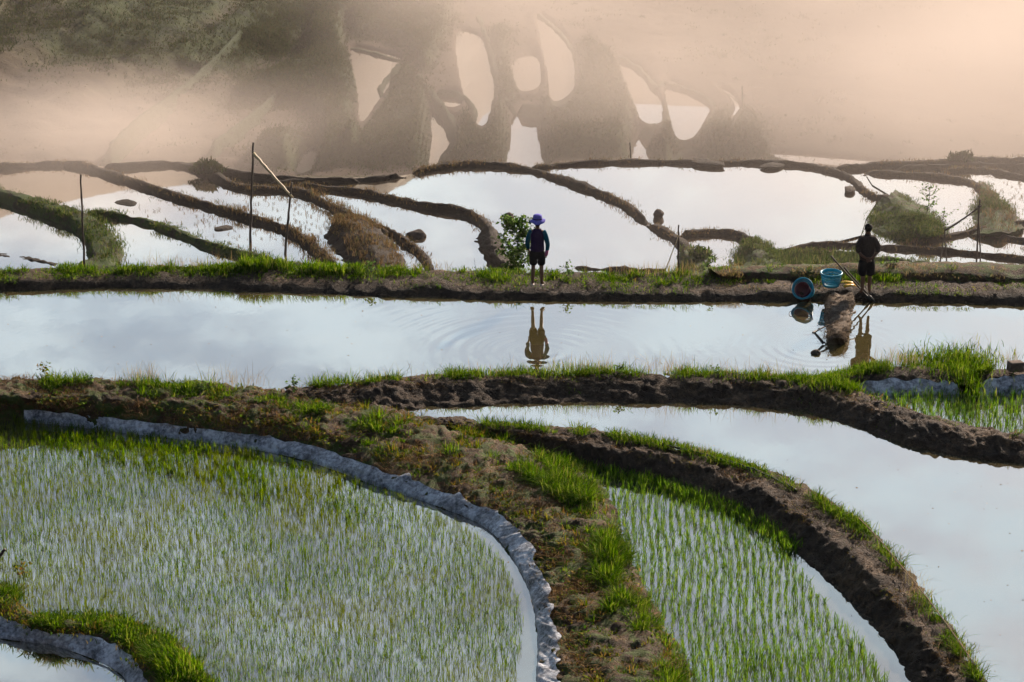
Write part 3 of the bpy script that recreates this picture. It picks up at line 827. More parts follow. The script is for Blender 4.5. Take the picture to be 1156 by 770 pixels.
RA = [(-90, 470), (40, 476), (150, 492), (265, 507), (350, 526), (430, 552), (500, 582), (545, 608), (572, 640), (586, 680), (590, 715), (582, 750), (578, 870), (240, 870), (225, 760), (190, 720), (150, 702), (105, 697), (60, 694), (20, 684), (-90, 635)]
RD = [(600, 512), (660, 526), (720, 540), (780, 560), (830, 584), (870, 610), (905, 645), (940, 690), (975, 730), (1000, 765), (1030, 860), (800, 870), (775, 780), (745, 715), (722, 660), (704, 606), (672, 550), (620, 520)]
RE = [(950, 445), (1033, 444), (1240, 446), (1245, 500), (1156, 492), (1095, 484), (1040, 470), (990, 452)]
pa = rice_points(RA, -.48, .092, .09, R(4), .03, 101, .06)
pd_ = rice_points(RD, -.55, .15, .115, R(-3), .024, 102, .04)
pe = rice_points(RE, -.22, .17, .14, R(3), .025, 103, .05)
# the clumps that show largest are things of their own
u_, v_ = project(pd_ + np.array([0, 0, .1]))
order = np.argsort(-v_); order = [i for i in order if 0 < u_[i] < 1156 and v_[i] < 768][:300]
near_pts = pd_[order]; rest = np.delete(pd_, order, 0)
protos = []
for k in range(6):
    V, Q, T = tuft_blades(np.zeros((1, 3)), (7, 9), (.15, .27), .011, 200 + k)
    protos.append(mesh_np('rice_seedling', V, Q, T))
    protos[-1].materials.append(M['rice'])
for i, p in enumerate(near_pts):
    o = bpy.data.objects.new('rice_seedling', protos[i % 6]); COL.objects.link(o)
    o.location = p; o.rotation_euler = (0, 0, random.uniform(0, 6.28)); s_ = random.uniform(.85, 1.15); o.scale = (s_, s_, s_)
    tag(o, 'young green rice clump in the lowest rows of the paddy below the tall bank', 'rice plant', 'rice clumps in the lowest rows')
grass_obj('rice_seedlings', [tuft_blades(rest, (6, 9), (.11, .24), .010, 111)], M['rice'], 'rows of young rice filling the paddy under the tall bank', 'rice')
ua, va = project(pa)
gap = fbm(pa, .22, 2, 9)
hA = (.09, .20)
edge = np.array([poly_dist(np.array([u]), np.array([v]), np.array(RA[1:8]))[0] for u, v in zip(ua[::1], va[::1])]) < 24
grass_obj('rice_seedlings', [tuft_blades(pa[gap > -.9], (3, 6), hA, .0078, 112), tuft_blades(pa[edge & (RNG.random(len(pa)) < np.clip((430 - ua) / 380, 0, .42))], (5, 8), (.15, .27), .012, 115)], M['rice_thin'], 'thin young rice filling the large paddy on the left', 'rice')
grass_obj('rice_seedlings', [tuft_blades(pe, (6, 9), (.16, .28), .012, 113)], M['rice'], 'bright green rice in the small patch at the right edge', 'rice')
ed = on_bank('n5', RNG.uniform(.16, .58, 520), np.full(520, 2.99)) + RNG.normal(0, .14, (520, 3)) * np.array([1, 1, 0]); ed[:, 2] = -.55
grass_obj('rice_seedlings', [tuft_blades(ed, (5, 8), (.15, .28), .013, 114)], M['rice'], 'taller rice fringe in the shade at the foot of the tall bank', 'rice')

# ------------------------------------------------------------------ middle terraces
ZT = -5.92
MID0 = -6.12


def mid_sheet(poly, z, label): return sheet('terrace_water', poly, z, M['water_mid'], label, z + .12)


sheet('terrace_water', [(-240, 178), (0, 180), (300, 200), (600, 200), (800, 200), (1000, 195), (1156, 176), (1400, 178), (1400, 400), (-240, 400)], MID0, M['water_mid'], 'lower flooded terraces behind the far bank')
mid_sheet([(100, 186), (190, 184), (240, 195), (280, 212), (330, 216), (395, 243), (365, 262), (370, 285), (330, 262), (270, 238), (200, 217), (130, 195)], -6.10, 'flooded terrace in the mist behind the leaning bamboo poles')
mid_sheet([(330, 208), (420, 200), (470, 192), (540, 184), (600, 190), (650, 205), (700, 226), (730, 248), (760, 264), (785, 285), (795, 320), (540, 320), (535, 285), (555, 268), (545, 250), (520, 236), (440, 222), (380, 212)], -6.08, 'big pale flooded terrace behind the woman in the violet hat')
mid_sheet([(605, 190), (640, 184), (780, 182), (870, 182), (930, 189), (970, 205), (990, 224), (978, 243), (972, 262), (930, 273), (880, 284), (850, 276), (830, 262), (765, 262), (735, 250), (700, 226), (650, 205)], -6.06, 'large white flooded terrace on the right with a dark rock standing in it')
mid_sheet([(978, 194), (1040, 197), (1100, 206), (1115, 222), (1120, 240), (1080, 262), (1060, 264), (1045, 240), (1010, 220), (985, 205)], -6.08, 'flooded terrace behind the overgrown mound')
mid_sheet([(1075, 190), (1110, 191), (1160, 200), (1240, 215), (1240, 248), (1150, 250), (1140, 235), (1120, 218), (1105, 204)], -6.07, 'flooded terrace at the far right edge in warm haze')

GM = M['earth_grassy']

ridge('b1', [(-260, 192), (-60, 207), (0, 215), (50, 229), (90, 244), (112, 262), (118, 282), (100, 305)], -5.82, MID0, .7, 'thick grassy terrace bank at the left edge curving round a small pond', GM, .5, wv=[1.6, 1.6, 1.8, 2.2, 2.8, 3.2, 3.2])
ridge('b2', [(95, 236), (150, 243), (195, 256), (240, 274), (290, 287), (350, 302)], ZT, MID0, .55, 'grassy terrace bank running behind the single dark pole', GM, .25)
ridge('b3', [(-260, 205), (-60, 192), (0, 185), (80, 182), (130, 195), (200, 218), (270, 238), (325, 256), (355, 276), (380, 300)], ZT, MID0, .5, 'brown terrace bank running behind the leaning bamboo rail', None, .2)
ridge('b4', [(110, 187), (190, 182), (232, 190), (272, 208), (335, 212), (375, 230), (405, 245), (440, 262)], ZT, -6.12, .55, 'brown terrace bank fading into mist on the left', None, .2, wv=[.7, 1, 1.6, 1, 1, 1, 1.4, 1])
ridge('b5', [(330, 206), (400, 212), (440, 220), (480, 229), (525, 236), (548, 250), (556, 266)], ZT, MID0, .5, 'dark terrace bank curling round the end of the big pale terrace', None, .2)
ridge('b5b', [(300, 205), (370, 201), (420, 199), (457, 195)], ZT, -6.05, .4, 'thin dark terrace bank in front of the green misty slope', None, .2)
ridge('b6', [(465, 193), (495, 186), (540, 183), (595, 188), (645, 203), (700, 225), (733, 250)], ZT, -6.05, .5, 'long dark terrace bank between the two big white terraces', None, .2)
ridge('b6b', [(733, 249), (760, 264), (778, 280), (788, 300)], ZT, -6.05, .55, 'short dark terrace bank ending near the leaning bamboo', None, .25, wv=[1, 1, 1.5, 2.])
ridge('b7', [(596, 188), (640, 183), (700, 180), (790, 181), (870, 181), (925, 187), (960, 198), (975, 212), (990, 219), (1012, 219)], ZT, -6.06, .5, 'dark terrace bank along the far edge of the right terrace', None, .2)
ridge('b8', [(764, 262), (800, 258), (830, 260), (850, 270), (856, 280)], ZT, MID0, .45, 'dark terrace bank over the small pond behind the leaning bamboo', None, .25)
ridge('b9', [(868, 284), (930, 273), (1000, 276), (1080, 281), (1156, 289), (1260, 298)], ZT - .05, MID0, .4, 'thin terrace bank behind the man in the dark jacket', None, .15)
ridge('b10', [(815, 306), (850, 294), (890, 285), (940, 283), (1000, 290), (1060, 298)], ZT - .05, MID0, .5, 'low terrace bank curving behind the blue baskets', GM, .2)
ridge('b11', [(975, 191), (1040, 195), (1090, 201), (1110, 212), (1122, 232), (1145, 246)], ZT, -6.1, .5, 'hazy terrace bank on the right behind the faint bush', None, .2, wv=[1, 1, 1, 1.4, 2.4, 2.])
ridge('b12', [(940, 187), (1000, 183), (1070, 180), (1156, 177), (1260, 174)], ZT, -6.1, .5, 'hazy terrace bank along the far right edge of the terraces', None, .2)
ridge('b12b', [(1060, 190), (1110, 189), (1156, 197), (1260, 212)], ZT, -6.1, .4, 'hazy curved terrace bank near the right edge', None, .2)
ridge('b18', [(1010, 187), (1060, 186), (1100, 184), (1156, 186), (1260, 192)], ZT, -6.1, .35, 'thin hazy bank near the far right edge of the terraces', None, .15)
ridge('b19', [(1125, 262), (1156, 268), (1260, 280)], ZT - .05, MID0, .35, 'thin hazy bank below the sloping bank at the right edge', None, .15)
ridge('b20', [(640, 300), (700, 303), (760, 303)], ZT - .08, MID0, .3, 'thin bank low behind the far bank right of the woman', None, .15)
ridge('b14', [(1020, 275), (1060, 266), (1110, 256), (1156, 249), (1260, 240)], ZT - .05, MID0, .5, 'terrace bank sloping behind the crossed poles at the right', None, .15)
ridge('b15', [(392, 244), (418, 249), (437, 256), (460, 270), (478, 286), (490, 306)], ZT, MID0, .4, 'narrow mud bank beside the round boulder', None, .2)
ridge('b15b', [(444, 268), (456, 269), (468, 274)], ZT, MID0, .3, 'stub of mud bank beside the round boulder', None, .2)
ridge('b16', [(-220, 280), (-60, 284), (0, 286), (35, 291), (70, 299)], ZT - .15, MID0, .45, 'low mud bank in the small pond at the left edge', None, .2)
ridge('b17', [(410, 200), (330, 200), (240, 188)], ZT + .05, -6.1, .3, 'faint mud bank in the mist behind the leaning bamboo rail', None, .2)

MND = dict(dens=.14, M_=30, amp=1.6, drop=.5)
bank('m1', [[(1010, 216), (1028, 227), (1048, 238), (1060, 250), (1066, 264)], [(1007, 218), (1024, 229), (1045, 239), (1055, 251), (1060, 262)], [(1001, 221), (1014, 232), (1030, 244), (1040, 254), (1050, 264)], [(996, 226), (979, 243), (977, 256), (988, 269), (1028, 276)]],
     [-6.2, -5.8, -5.7, -6.2], GM, 'overgrown green mound behind the man in the dark jacket', 'mound', cat='mound', **MND)
bank('m2', [[(380, 244), (412, 247), (440, 268), (462, 305)], [(381, 247), (410, 249), (434, 268), (452, 306)], [(376, 251), (400, 256), (420, 278), (436, 308)], [(364, 266), (366, 280), (378, 294), (398, 309)]],
     [-6.2, -5.75, -5.65, -6.2], M['earth_far'], 'bare brown mound with a few dry grasses left of the boulder', 'mound', cat='mound', **MND)
bank('m3', [[(553, 249), (561, 261), (567, 276), (572, 290), (592, 306)], [(552, 251), (559, 263), (565, 277), (568, 290), (588, 307)], [(549, 253), (553, 265), (556, 278), (562, 290), (582, 308)], [(543, 255), (533, 270), (534, 280), (548, 292), (574, 306)]],
     [-6.2, -5.7, -5.65, -6.25], M['earth_far'], 'brown mound at the tip of the terrace behind the sapling', 'mound', cat='mound', **MND)
bank('m4', [[(852, 268), (870, 279), (884, 290), (900, 310)], [(849, 270), (864, 282), (876, 293), (890, 312)], [(846, 272), (852, 284), (858, 296), (866, 314)], [(840, 276), (828, 286), (818, 298), (812, 316)]],
     [-6.2, -5.75, -5.7, -6.25], GM, 'grassy mound rising behind the tipped blue basket', 'mound', cat='mound', **MND)
bank('m5', [[(1112, 206), (1126, 221), (1143, 237), (1160, 258)], [(1110, 208), (1121, 223), (1136, 239), (1150, 260)], [(1106, 211), (1110, 226), (1118, 242), (1130, 264)], [(1106, 216), (1100, 236), (1090, 250), (1080, 268)]],
     [-6.2, -5.92, -5.88, -6.2], GM, 'hazy overgrown mound near the right edge', 'mound', cat='mound', **MND)
bank('m6', [[(775, 280), (795, 290), (802, 310)], [(774, 282), (790, 291), (796, 312)], [(771, 284), (778, 294), (782, 314)], [(766, 288), (758, 298), (758, 316)]],
     [-6.2, -5.8, -5.75, -6.25], GM, 'small weedy mound behind the single post and leaning bamboo', 'mound', cat='mound', **MND)

mg = []
for key, n, hh in (('b1', 5200, .28), ('b2', 2600, .2), ('m1', 9500, .2), ('m4', 5000, .24), ('m5', 6500, .2), ('m6', 1200, .3), ('b10', 1500, .2)):
    v = (.2, 2.3) if key[0] == 'b' else (.3, 2.98)
    mg.append(g_edge(key, n, (0, 1), v, hh * .3, hh, 300 + len(mg), .022, .7, (.9, -.1), .12, 1.4, .16))
v0 = on_bank('n1', RNG.uniform(.62, .86, 2600), RNG.uniform(0, .2, 2600)); 
fr_ = at(RNG.uniform(830, 980, 3200), RNG.uniform(288, 306, 3200), -6.15)
mg.append(blades(fr_, RNG.uniform(.15, .5, 3200) * .8, .03, .4, 333))
grass_obj('terrace_grass', mg, M['mound_grass'], 'soft green grass on the mounds and banks of the lower terraces')
dg = []
for key, n, t, hh in (('b3', 1600, (.55, 1), .32), ('b4', 1400, (.4, 1), .3), ('m2', 5000, (0, 1), .28), ('b6', 500, (.4, 1), .2), ('b7', 700, (0, .9), .18), ('b3', 900, (0, .6), .15), ('b15', 500, (0, 1), .2), ('b14', 500, (0, 1), .25), ('m5', 600, (0, 1), .35), ('b9', 700, (0, 1), .15), ('b5', 1000, (0, 1), .15), ('b6', 900, (0, .5), .12), ('b6b', 400, (0, 1), .16), ('b8', 500, (0, 1), .16), ('b11', 700, (0, 1), .16), ('b12', 900, (0, 1), .15), ('b12b', 500, (0, 1), .14), ('b10', 600, (0, 1), .16)):
    dg.append(g_edge(key, n, t, (.6, 2.5), hh * .3, hh * 1.15, 340 + len(dg), .018, .6, (.9, -.25), .15, 1.2))
grass_obj('terrace_dry_grass', dg, M['terrace_dry'], 'tawny dry grass on the banks of the lower terraces')


# ------------------------------------------------------------------ far hillside (vegetated slope with small ponds)
FZ = -14.0
FP = [
    ([(398, 58), (430, 63), (453, 70), (441, 86), (438, 102), (425, 120), (408, 142), (405, 110), (400, 85)], 0.2),
    ([(515, 40), (530, 36), (548, 48), (557, 75), (556, 110), (545, 143), (530, 122), (520, 88)], 0.),
    ([(493, 103), (515, 104), (521, 117), (506, 121)], .0),
    ([(488, 122), (505, 138), (511, 156), (499, 176), (484, 186), (488, 150)], -.3),
    ([(580, 124), (600, 118), (607, 150), (611, 192), (572, 192), (578, 150)], -.3),
    ([(580, 68), (605, 64), (609, 95), (592, 104), (582, 92)], .0),
    ([(608, 20), (630, 36), (646, 58), (649, 100), (625, 119), (618, 82), (611, 50)], .2),
    ([(700, 68), (720, 76), (739, 100), (747, 138), (727, 140), (716, 116), (707, 95)], .1),
    ([(724, 144), (736, 151), (729, 166), (742, 188), (718, 190), (715, 166), (721, 150)], -.3),
    ([(752, 93), (780, 104), (801, 118), (796, 136), (781, 158), (765, 158), (757, 130)], .1),
    ([(768, 173), (786, 170), (794, 190), (762, 190)], -.3),
    ([(868, 168), (920, 171), (1000, 178), (1000, 186), (900, 179)], -.2),
    ([(810, 104), (826, 112), (834, 128), (822, 142), (829, 127), (822, 114)], .3),
    ([(340, 170), (356, 160), (352, 185), (335, 192)], -.2),
]
def closed_smooth(p, n=6):
    p = np.asarray(p, float); k = len(p); o_ = []
    for i in range(k):
        a_, b_, c_, d_ = p[i - 1], p[i], p[(i + 1) % k], p[(i + 2) % k]
        for f in np.linspace(0, 1, n, endpoint=False):
            o_.append(.5 * (2 * b_ + (c_ - a_) * f + (2 * a_ - 5 * b_ + 4 * c_ - d_) * f ** 2 + (-a_ + 3 * b_ - 3 * c_ + d_) * f ** 3))
    return np.array(o_)


FP = [(closed_smooth(p_, 5), lev_) for p_, lev_ in FP]
xs = np.concatenate([np.arange(-52, -15, .4), np.arange(-15, 18, .16), np.arange(18, 52.1, .4)]); ys = np.concatenate([np.arange(112, 120, .36), np.arange(120, 160, .2), np.arange(160, 186, .36), np.arange(186, 206, 1.0)])
X, Y = np.meshgrid(xs, ys, indexing='xy')
U, Vv = project(np.stack([X, Y, np.full_like(X, FZ)], -1))
P3 = np.stack([X, Y, 0 * X], -1)
h = .5 * fbm(P3, .12, 4, 61) + .3
hf = np.zeros_like(X)
VEG = [([(-60, -40), (95, -40), (75, 25), (50, 45), (0, 65), (-60, 70)], .8), ([(75, 95), (150, 40), (235, -20), (285, -20), (250, 45), (235, 55), (190, 90), (120, 100)], 1.),
       ([(195, 90), (250, 55), (290, 20), (350, -10), (352, 30), (338, 55), (300, 80), (240, 105)], 1.),
       ([(262, 125), (300, 100), (338, 75), (352, 20), (372, -20), (398, -20), (392, 50), (400, 80), (406, 118), (404, 150), (398, 190), (285, 190), (300, 165), (348, 150), (350, 135), (320, 128)], 1.9),
       ([(400, -20), (395, 50), (430, 55), (457, 68), (480, 92), (500, 60), (505, -20)], 1.3), ([(390, 190), (408, 145), (425, 125), (437, 104), (436, 88), (456, 76), (480, 100), (490, 130), (486, 165), (482, 190)], 1.5),
       ([(492, 190), (510, 160), (512, 140), (530, 128), (545, 146), (556, 112), (570, 118), (576, 150), (572, 190)], .9), ([(555, 60), (565, 40), (578, 70), (582, 105), (575, 118), (556, 108)], .6),
       ([(612, 190), (608, 150), (604, 122), (626, 122), (650, 100), (652, 60), (690, 70), (704, 95), (714, 120), (712, 165), (716, 190)], 1.6), ([(742, 190), (730, 168), (745, 142), (752, 120), (765, 160), (785, 160), (800, 140), (838, 130), (870, 165), (880, 190)], 1.3)]
wob = 9 * fbm(P3, .22, 3, 66)
for poly_, a in VEG:
    poly_ = closed_smooth(poly_, 3)
    dd = poly_dist(U, Vv, poly_); dd = np.where(in_poly(U, Vv, np.array(poly_)), dd, -dd) + wob
    hf = np.maximum(hf, sstep(-5, 8, dd))
    h += .45 * a * sstep(0, 11, dd) * (1 + .7 * fbm(P3, .3, 3, 62))
# terraced, climbing left flank
q_ = (Vv + .55 * U + 22 * fbm(P3, .07, 2, 63)) / 62.0
stair = np.floor(q_) + sstep(.0, .32, q_ - np.floor(q_))
lf = sstep(400, 180, U)
h += lf * (2.2 - .9 * (stair - 2.5)) * sstep(190, 120, Vv)
hf = np.maximum(hf, lf * sstep(150, 90, Vv) * (.55 + .45 * sstep(-.2, .3, fbm(P3, .3, 3, 67))))
h += .28 * fbm(P3, 1.0, 3, 64) * (.5 + .5 * lf)
dmin = np.full_like(X, 1e9); zl = np.zeros_like(X); inside = np.zeros(X.shape, bool)
for poly, lev in FP:
    d = poly_dist(U, Vv * 1.0, poly); i_ = in_poly(U, Vv, np.array(poly))
    d = np.where(i_, -d, d); m_ = d < dmin
    zl = np.where(m_, lev, zl); dmin = np.where(m_, d, dmin)
ru, rv = np.meshgrid(np.arange(-300, 1460, 2.), np.arange(-60, 260, 2.))
rm = np.zeros(ru.shape, bool)
for poly, lev in FP: rm |= in_poly(ru, rv, np.array(poly))
up_ = np.full(ru.shape, 200.)
for r_ in range(1, ru.shape[0]): up_[r_] = np.where(rm[r_], 0, up_[r_ - 1] + 2)
up_ = np.minimum(up_, np.minimum(np.roll(up_, 1, 1), np.roll(up_, -1, 1)))
iu = np.clip(((U + 300) / 2).astype(int), 0, ru.shape[1] - 1); iv = np.clip(((Vv + 60) / 2).astype(int), 0, ru.shape[0] - 1)
h = np.minimum(h, zl + np.maximum(up_[iv, iu] - 5, 0) / 23.0)
w_ = sstep(1, 16, dmin)
h = np.where(dmin < 0, zl - .3 - .2 * sstep(0, 5, -dmin), (zl + .18 * sstep(0, 3, dmin)) * (1 - w_) + h * w_)
h += 10 * sstep(-1, 1, (Y - 190) / 20)
h -= 4 * sstep(118, 112, Y)
Hs = np.stack([X, Y, FZ + h], -1)
hm = mesh_np('hillside', Hs, grid_faces(len(ys), len(xs)))
at_ = hm.attributes.new('cover', 'FLOAT', 'POINT'); at_.data.foreach_set('value', hf.ravel().astype(np.float32))
o = link('hillside', hm, M['hill_cover'])
tag(o, 'misty overgrown hillside across the valley with small hanging ponds', 'hillside', kind='structure')
for k, (poly, lev) in enumerate(FP):
    P = at(np.array([p[0] for p in poly]), np.array([p[1] for p in poly]), FZ); c = P.mean(0); P = c + (P - c) * 1.14; P[:, 2] = FZ + lev - .02
    bm = bmesh.new(); f = bm.faces.new([bm.verts.new(p) for p in P]); bm.normal_update()
    if f.normal.z < 0: f.normal_flip()
    me = bpy.data.meshes.new('hill_pond_water'); bm.to_mesh(me); bm.free()
    o = link('hill_pond_water', me, M['water_far'])
    tag(o, ['narrow pond hanging on the left of the misty hillside', 'tall pale pond on the misty hillside left of the twin ponds', 'small pond pinched between banks on the misty hillside', 'curved pond low on the misty hillside', 'pale pond low on the misty hillside above the long bank', 'small round pond high on the misty hillside', 'long winding pond high on the misty hillside', 'long pale pond at the right end of the hillside ponds', 'small winding pond above the right white terrace', 'broad pale pond at the right end of the hillside ponds', 'tiny pond peeping over the far edge of the right terrace', 'thin bright strip of water in the haze at the right', 'thin curved strip of water on the hazy slope', 'faint pond in mist at the left foot of the hillside'][k], 'pond', kind='structure')
for k, ln_ in enumerate(([(375, 48), (410, 56), (454, 68)], [(453, 70), (438, 86), (430, 100), (437, 114)], [(470, 80), (490, 106), (503, 122), (513, 142), (511, 160), (496, 182)],
                         [(488, 101), (518, 104), (534, 118), (534, 130)], [(538, 12), (552, 48), (560, 80), (568, 108), (580, 118)], [(584, 116), (606, 119), (630, 118), (648, 104)],
                         [(604, 12), (634, 38), (650, 64), (652, 96)], [(690, 58), (722, 76), (742, 98), (750, 92), (786, 103), (806, 118), (800, 138), (784, 160)], [(722, 143), (736, 141), (745, 139)],
                         [(800, 98), (828, 110), (838, 128), (826, 144)], [(120, 168), (160, 130), (205, 98), (245, 62), (275, 30)], [(235, 165), (285, 128), (335, 84), (372, 60)])):
    z_ = FZ + .3 + (1.2 if k == 10 else .5 if k == 11 else 0)
    ridge('h%d' % k, ln_, z_, z_ - .6, .7 if k < 10 else .45, ['dark bank along the upper edge of the leftmost hill pond', 'bank down the right side of the leftmost hill pond', 'winding bank beside the curved hill pond', 'short bank over the small pinched hill pond', 'bank on the right of the tall hill pond', 'bank below the long winding hill pond', 'bank on the upper right of the long winding hill pond', 'hazy bank round the two right hand hill ponds', 'tiny cross bank between two hazy ponds', 'pale curved bank on the hazy slope', 'pale diagonal ledge on the dark left hillside', 'second diagonal ledge nearer the leftmost hill pond'][k], M['hill'], .4, name='hill_bank', dens=.3)
ok = (dmin > 5) & (Y < 184) & (U > -40) & (U < 1200)
idx = np.flatnonzero(ok.ravel()); wgt = ((.12 + np.clip(fbm(P3, .25, 3, 71), 0, 1)) * (.02 + hf)).ravel()[idx]; wgt /= wgt.sum()
nC = 10500; sel = RNG.choice(idx, nC, p=wgt); cen = Hs.reshape(-1, 3)[sel]; big = RNG.gamma(1.8, .36, nC) * (1 + .6 * lf.ravel()[sel])
kk = RNG.integers(10, 34, nC); Pp = np.repeat(cen, kk, 0); bb = np.repeat(big, kk)
Pp = Pp + RNG.normal(0, 1, Pp.shape) * (bb * .55)[:, None] * np.array([1, 1, 0]) 
gx = np.clip(np.searchsorted(xs, Pp[:, 0]), 1, len(xs) - 1); gy = np.clip(np.searchsorted(ys, Pp[:, 1]), 1, len(ys) - 1)
Pp[:, 2] = np.minimum(Hs[gy, gx, 2], Hs[gy - 1, gx - 1, 2]) - .03 + np.abs(RNG.normal(0, .16, len(bb))) * np.minimum(bb, 1.)
uu, vv2 = project(Pp); okp = np.ones(len(Pp), bool)
for poly, lev in FP: okp &= ~in_poly(uu, vv2 + 3, np.array(poly)) & ~in_poly(uu, vv2 - 6, np.array(poly))
Pp = Pp[okp]; bb = bb[okp]
grass_obj('scrub', [blades(Pp, RNG.uniform(.09, .22, len(Pp)), .055, .8, 401)], M['scrub'], 'scrubby grass and bushes clothing the misty hillside', 'scrub')


# ------------------------------------------------------------------ air: even haze, and the valley mist
def volume_box(name, lo, hi): 
    mb = MB(); c = (np.array(lo) + np.array(hi)) / 2; mb.box(c, np.array(hi) - np.array(lo)); return mb.build(name, None, smooth=False)


hz = volume_box('haze', (-460, -90, -24), (460, 560, 120))
t = new_mat('haze_air'); pv = t.new('VolumePrincipled'); pv.inputs['Color'].default_value = (.96, .93, .90, 1); pv.inputs['Density'].default_value = .00006
pv.inputs['Anisotropy'].default_value = .45
t.l(pv.outputs[0], t.out.inputs['Volume']); hz.data.materials.append(t.m); tag(hz, 'thin warm morning haze over the whole valley', 'haze', kind='stuff')

ms = volume_box('mist', (-120, 66, -22), (120, 186, 16))
t = new_mat('valley_mist')
pos = t.geo().outputs['Position']; sep = t.new('SeparateXYZ'); t.l(pos, sep.inputs[0])
x_, y_, z_ = sep.outputs
den = t.maprange(y_, 70, 92, 0., .0038)
den = t.math('ADD', den, t.maprange(y_, 100, 120, 0., .0012))
mp = t.new('Mapping'); mp.inputs['Scale'].default_value = (.8, .7, 1.5); t.l(pos, mp.inputs[0])
nz = t.noise(.045, 3, .55, mp.outputs[0], .6)
den = t.math('MULTIPLY', den, t.maprange(nz, .36, .62, .12, 1.8))
den = t.math('MULTIPLY', den, t.maprange(t.math('SUBTRACT', z_, t.math('MULTIPLY', x_, .14)), -5.5, 3., 1., .12))
den = t.math('MULTIPLY', den, t.maprange(x_, -16, 24, .22, 2.1))


def blob(cx, cy_, cz, rx, ry, rz, amt, soft=1.):
    global den
    dv = t.new('VectorMath', operation='SUBTRACT'); t.l(pos, dv.inputs[0]); dv.inputs[1].default_value = (cx, cy_, cz)
    sc = t.new('VectorMath', operation='MULTIPLY'); t.l(dv.outputs[0], sc.inputs[0]); sc.inputs[1].default_value = (1 / rx, 1 / ry, 1 / rz)
    ln = t.new('VectorMath', operation='LENGTH'); t.l(sc.outputs[0], ln.inputs[0])
    v = t.maprange(ln.outputs['Value'], 0, 1, amt, 0.)
    v = t.math('MULTIPLY', v, t.maprange(nz, .35, .62, .35, 1.5))
    den = t.math('ADD', den, v)


p = at(110, 125, -12); blob(p[0], p[1], -12.6, 18, 11, 3.4, .021)
p = at(250, 150, -12); blob(p[0], p[1], -11.5, 14, 12, 3.0, .02)
p = at(1000, 60, -11); blob(p[0] + 4, p[1], -9, 30, 34, 13, .042)
p = at(640, -10, -11); blob(p[0], p[1], -9, 22, 24, 8, .035)
p = at(600, 105, -12); blob(p[0], p[1], -11.5, 15, 20, 5.5, .011)
p = at(60, 190, -5.5); blob(p[0], p[1] + 3, -5, 11, 8, 2.6, .06)
p = at(1100, 185, -6); blob(p[0], p[1] + 8, -6, 16, 14, 6, .02)
p = at(60, 10, -9); blob(p[0], p[1], -8, 14, 8, 4, -.0)
den = t.math('MAXIMUM', den, 0.)
pv = t.new('VolumePrincipled'); pv.inputs['Color'].default_value = (1., .875, .785, 1); pv.inputs['Anisotropy'].default_value = .2
t.l(den, pv.inputs['Density']); t.l(pv.outputs[0], t.out.inputs['Volume'])
ms.data.materials.append(t.m); tag(ms, 'pink and golden mist drifting over the valley behind the terraces', 'mist', kind='stuff')
t.m.cycles.volume_step_rate = 1.0
cy.volume_step_rate = .4


# ------------------------------------------------------------------ things
def pole(name, a, b, r, mat, label, cat='pole', group=None, bend=.0, knots=True):
    a = Vector(a); b = Vector(b); o = empty(name, a); n = 14
    d = b - a; side = Vector((d.y, -d.x, 0)); side = side.normalized() if side.length > .01 else Vector((1, 0, 0))
    pts = [d * (i / (n - 1)) + side * bend * math.sin(math.pi * i / (n - 1)) + Vector((random.uniform(-1, 1), random.uniform(-1, 1), 0)) * r * .35 for i in range(n)]
    rad = [r * (1.1 - .35 * i / (n - 1)) * (1.18 if knots and i % 3 == 1 else 1) for i in range(n)]
    mb = MB(); mb.tube(pts, rad, 8)
    me = mb.build(name, mat); bpy.data.objects.remove(o); me.location = a
    tag(me, label, cat, group); return me


def on(px, py, z): return A(px, py, z)


def pole_px(name, base, zb, top, r, mat, label, cat='pole', group=None, bend=0., dy=0.):
    a = A(base[0], base[1], zb); b = at_depth(top[0], top[1], a.y + dy)
    return pole(name, a - Vector((0, 0, .25)), b, r, mat, label, cat, group, bend)


pole_px('wooden_pole', (95, 298), -2.2, (91, 197), .03, M['pole'], 'single dark pole standing just behind the far bank in front of the round grassy bank')
pole_px('wooden_pole', (282, 275), MID0, (286, 161), .04, M['pole'], 'tall thin dark pole holding the upper end of the pale bamboo rail', bend=.12)
pole_px('wooden_pole', (321, 287), MID0, (329, 206), .04, M['pole'], 'shorter dark pole holding the lower end of the pale bamboo rail', bend=-.05)
a1 = A(282, 275, MID0); a2 = A(321, 287, MID0)
pole('bamboo_rail', at_depth(286, 173, a1.y - .06), at_depth(330, 223, a2.y - .06), .045, M['bamboo'], 'pale bamboo rail slanting between two dark poles on the left', 'bamboo rail')
pole_px('wooden_post', (766, 311), -2.2, (766, 254), .024, M['pole'], 'short upright dark post just behind the far bank right of the woman', 'post')
lp = pole_px('bamboo_cane', (744, 313), -2.2, (766, 266), .014, M['bamboo'], 'thin pale bamboo cane leaning on the short dark post', 'bamboo cane', bend=.06)
pole_px('wooden_pole', (713, 184), -6.9, (711, 161), .025, M['pole'], 'tiny stick standing on the far edge of the right terrace')
pole_px('wooden_pole', (839, 134), -13.6, (838, 97), .05, M['pole'], 'faint pole standing on the hazy slope at the right')
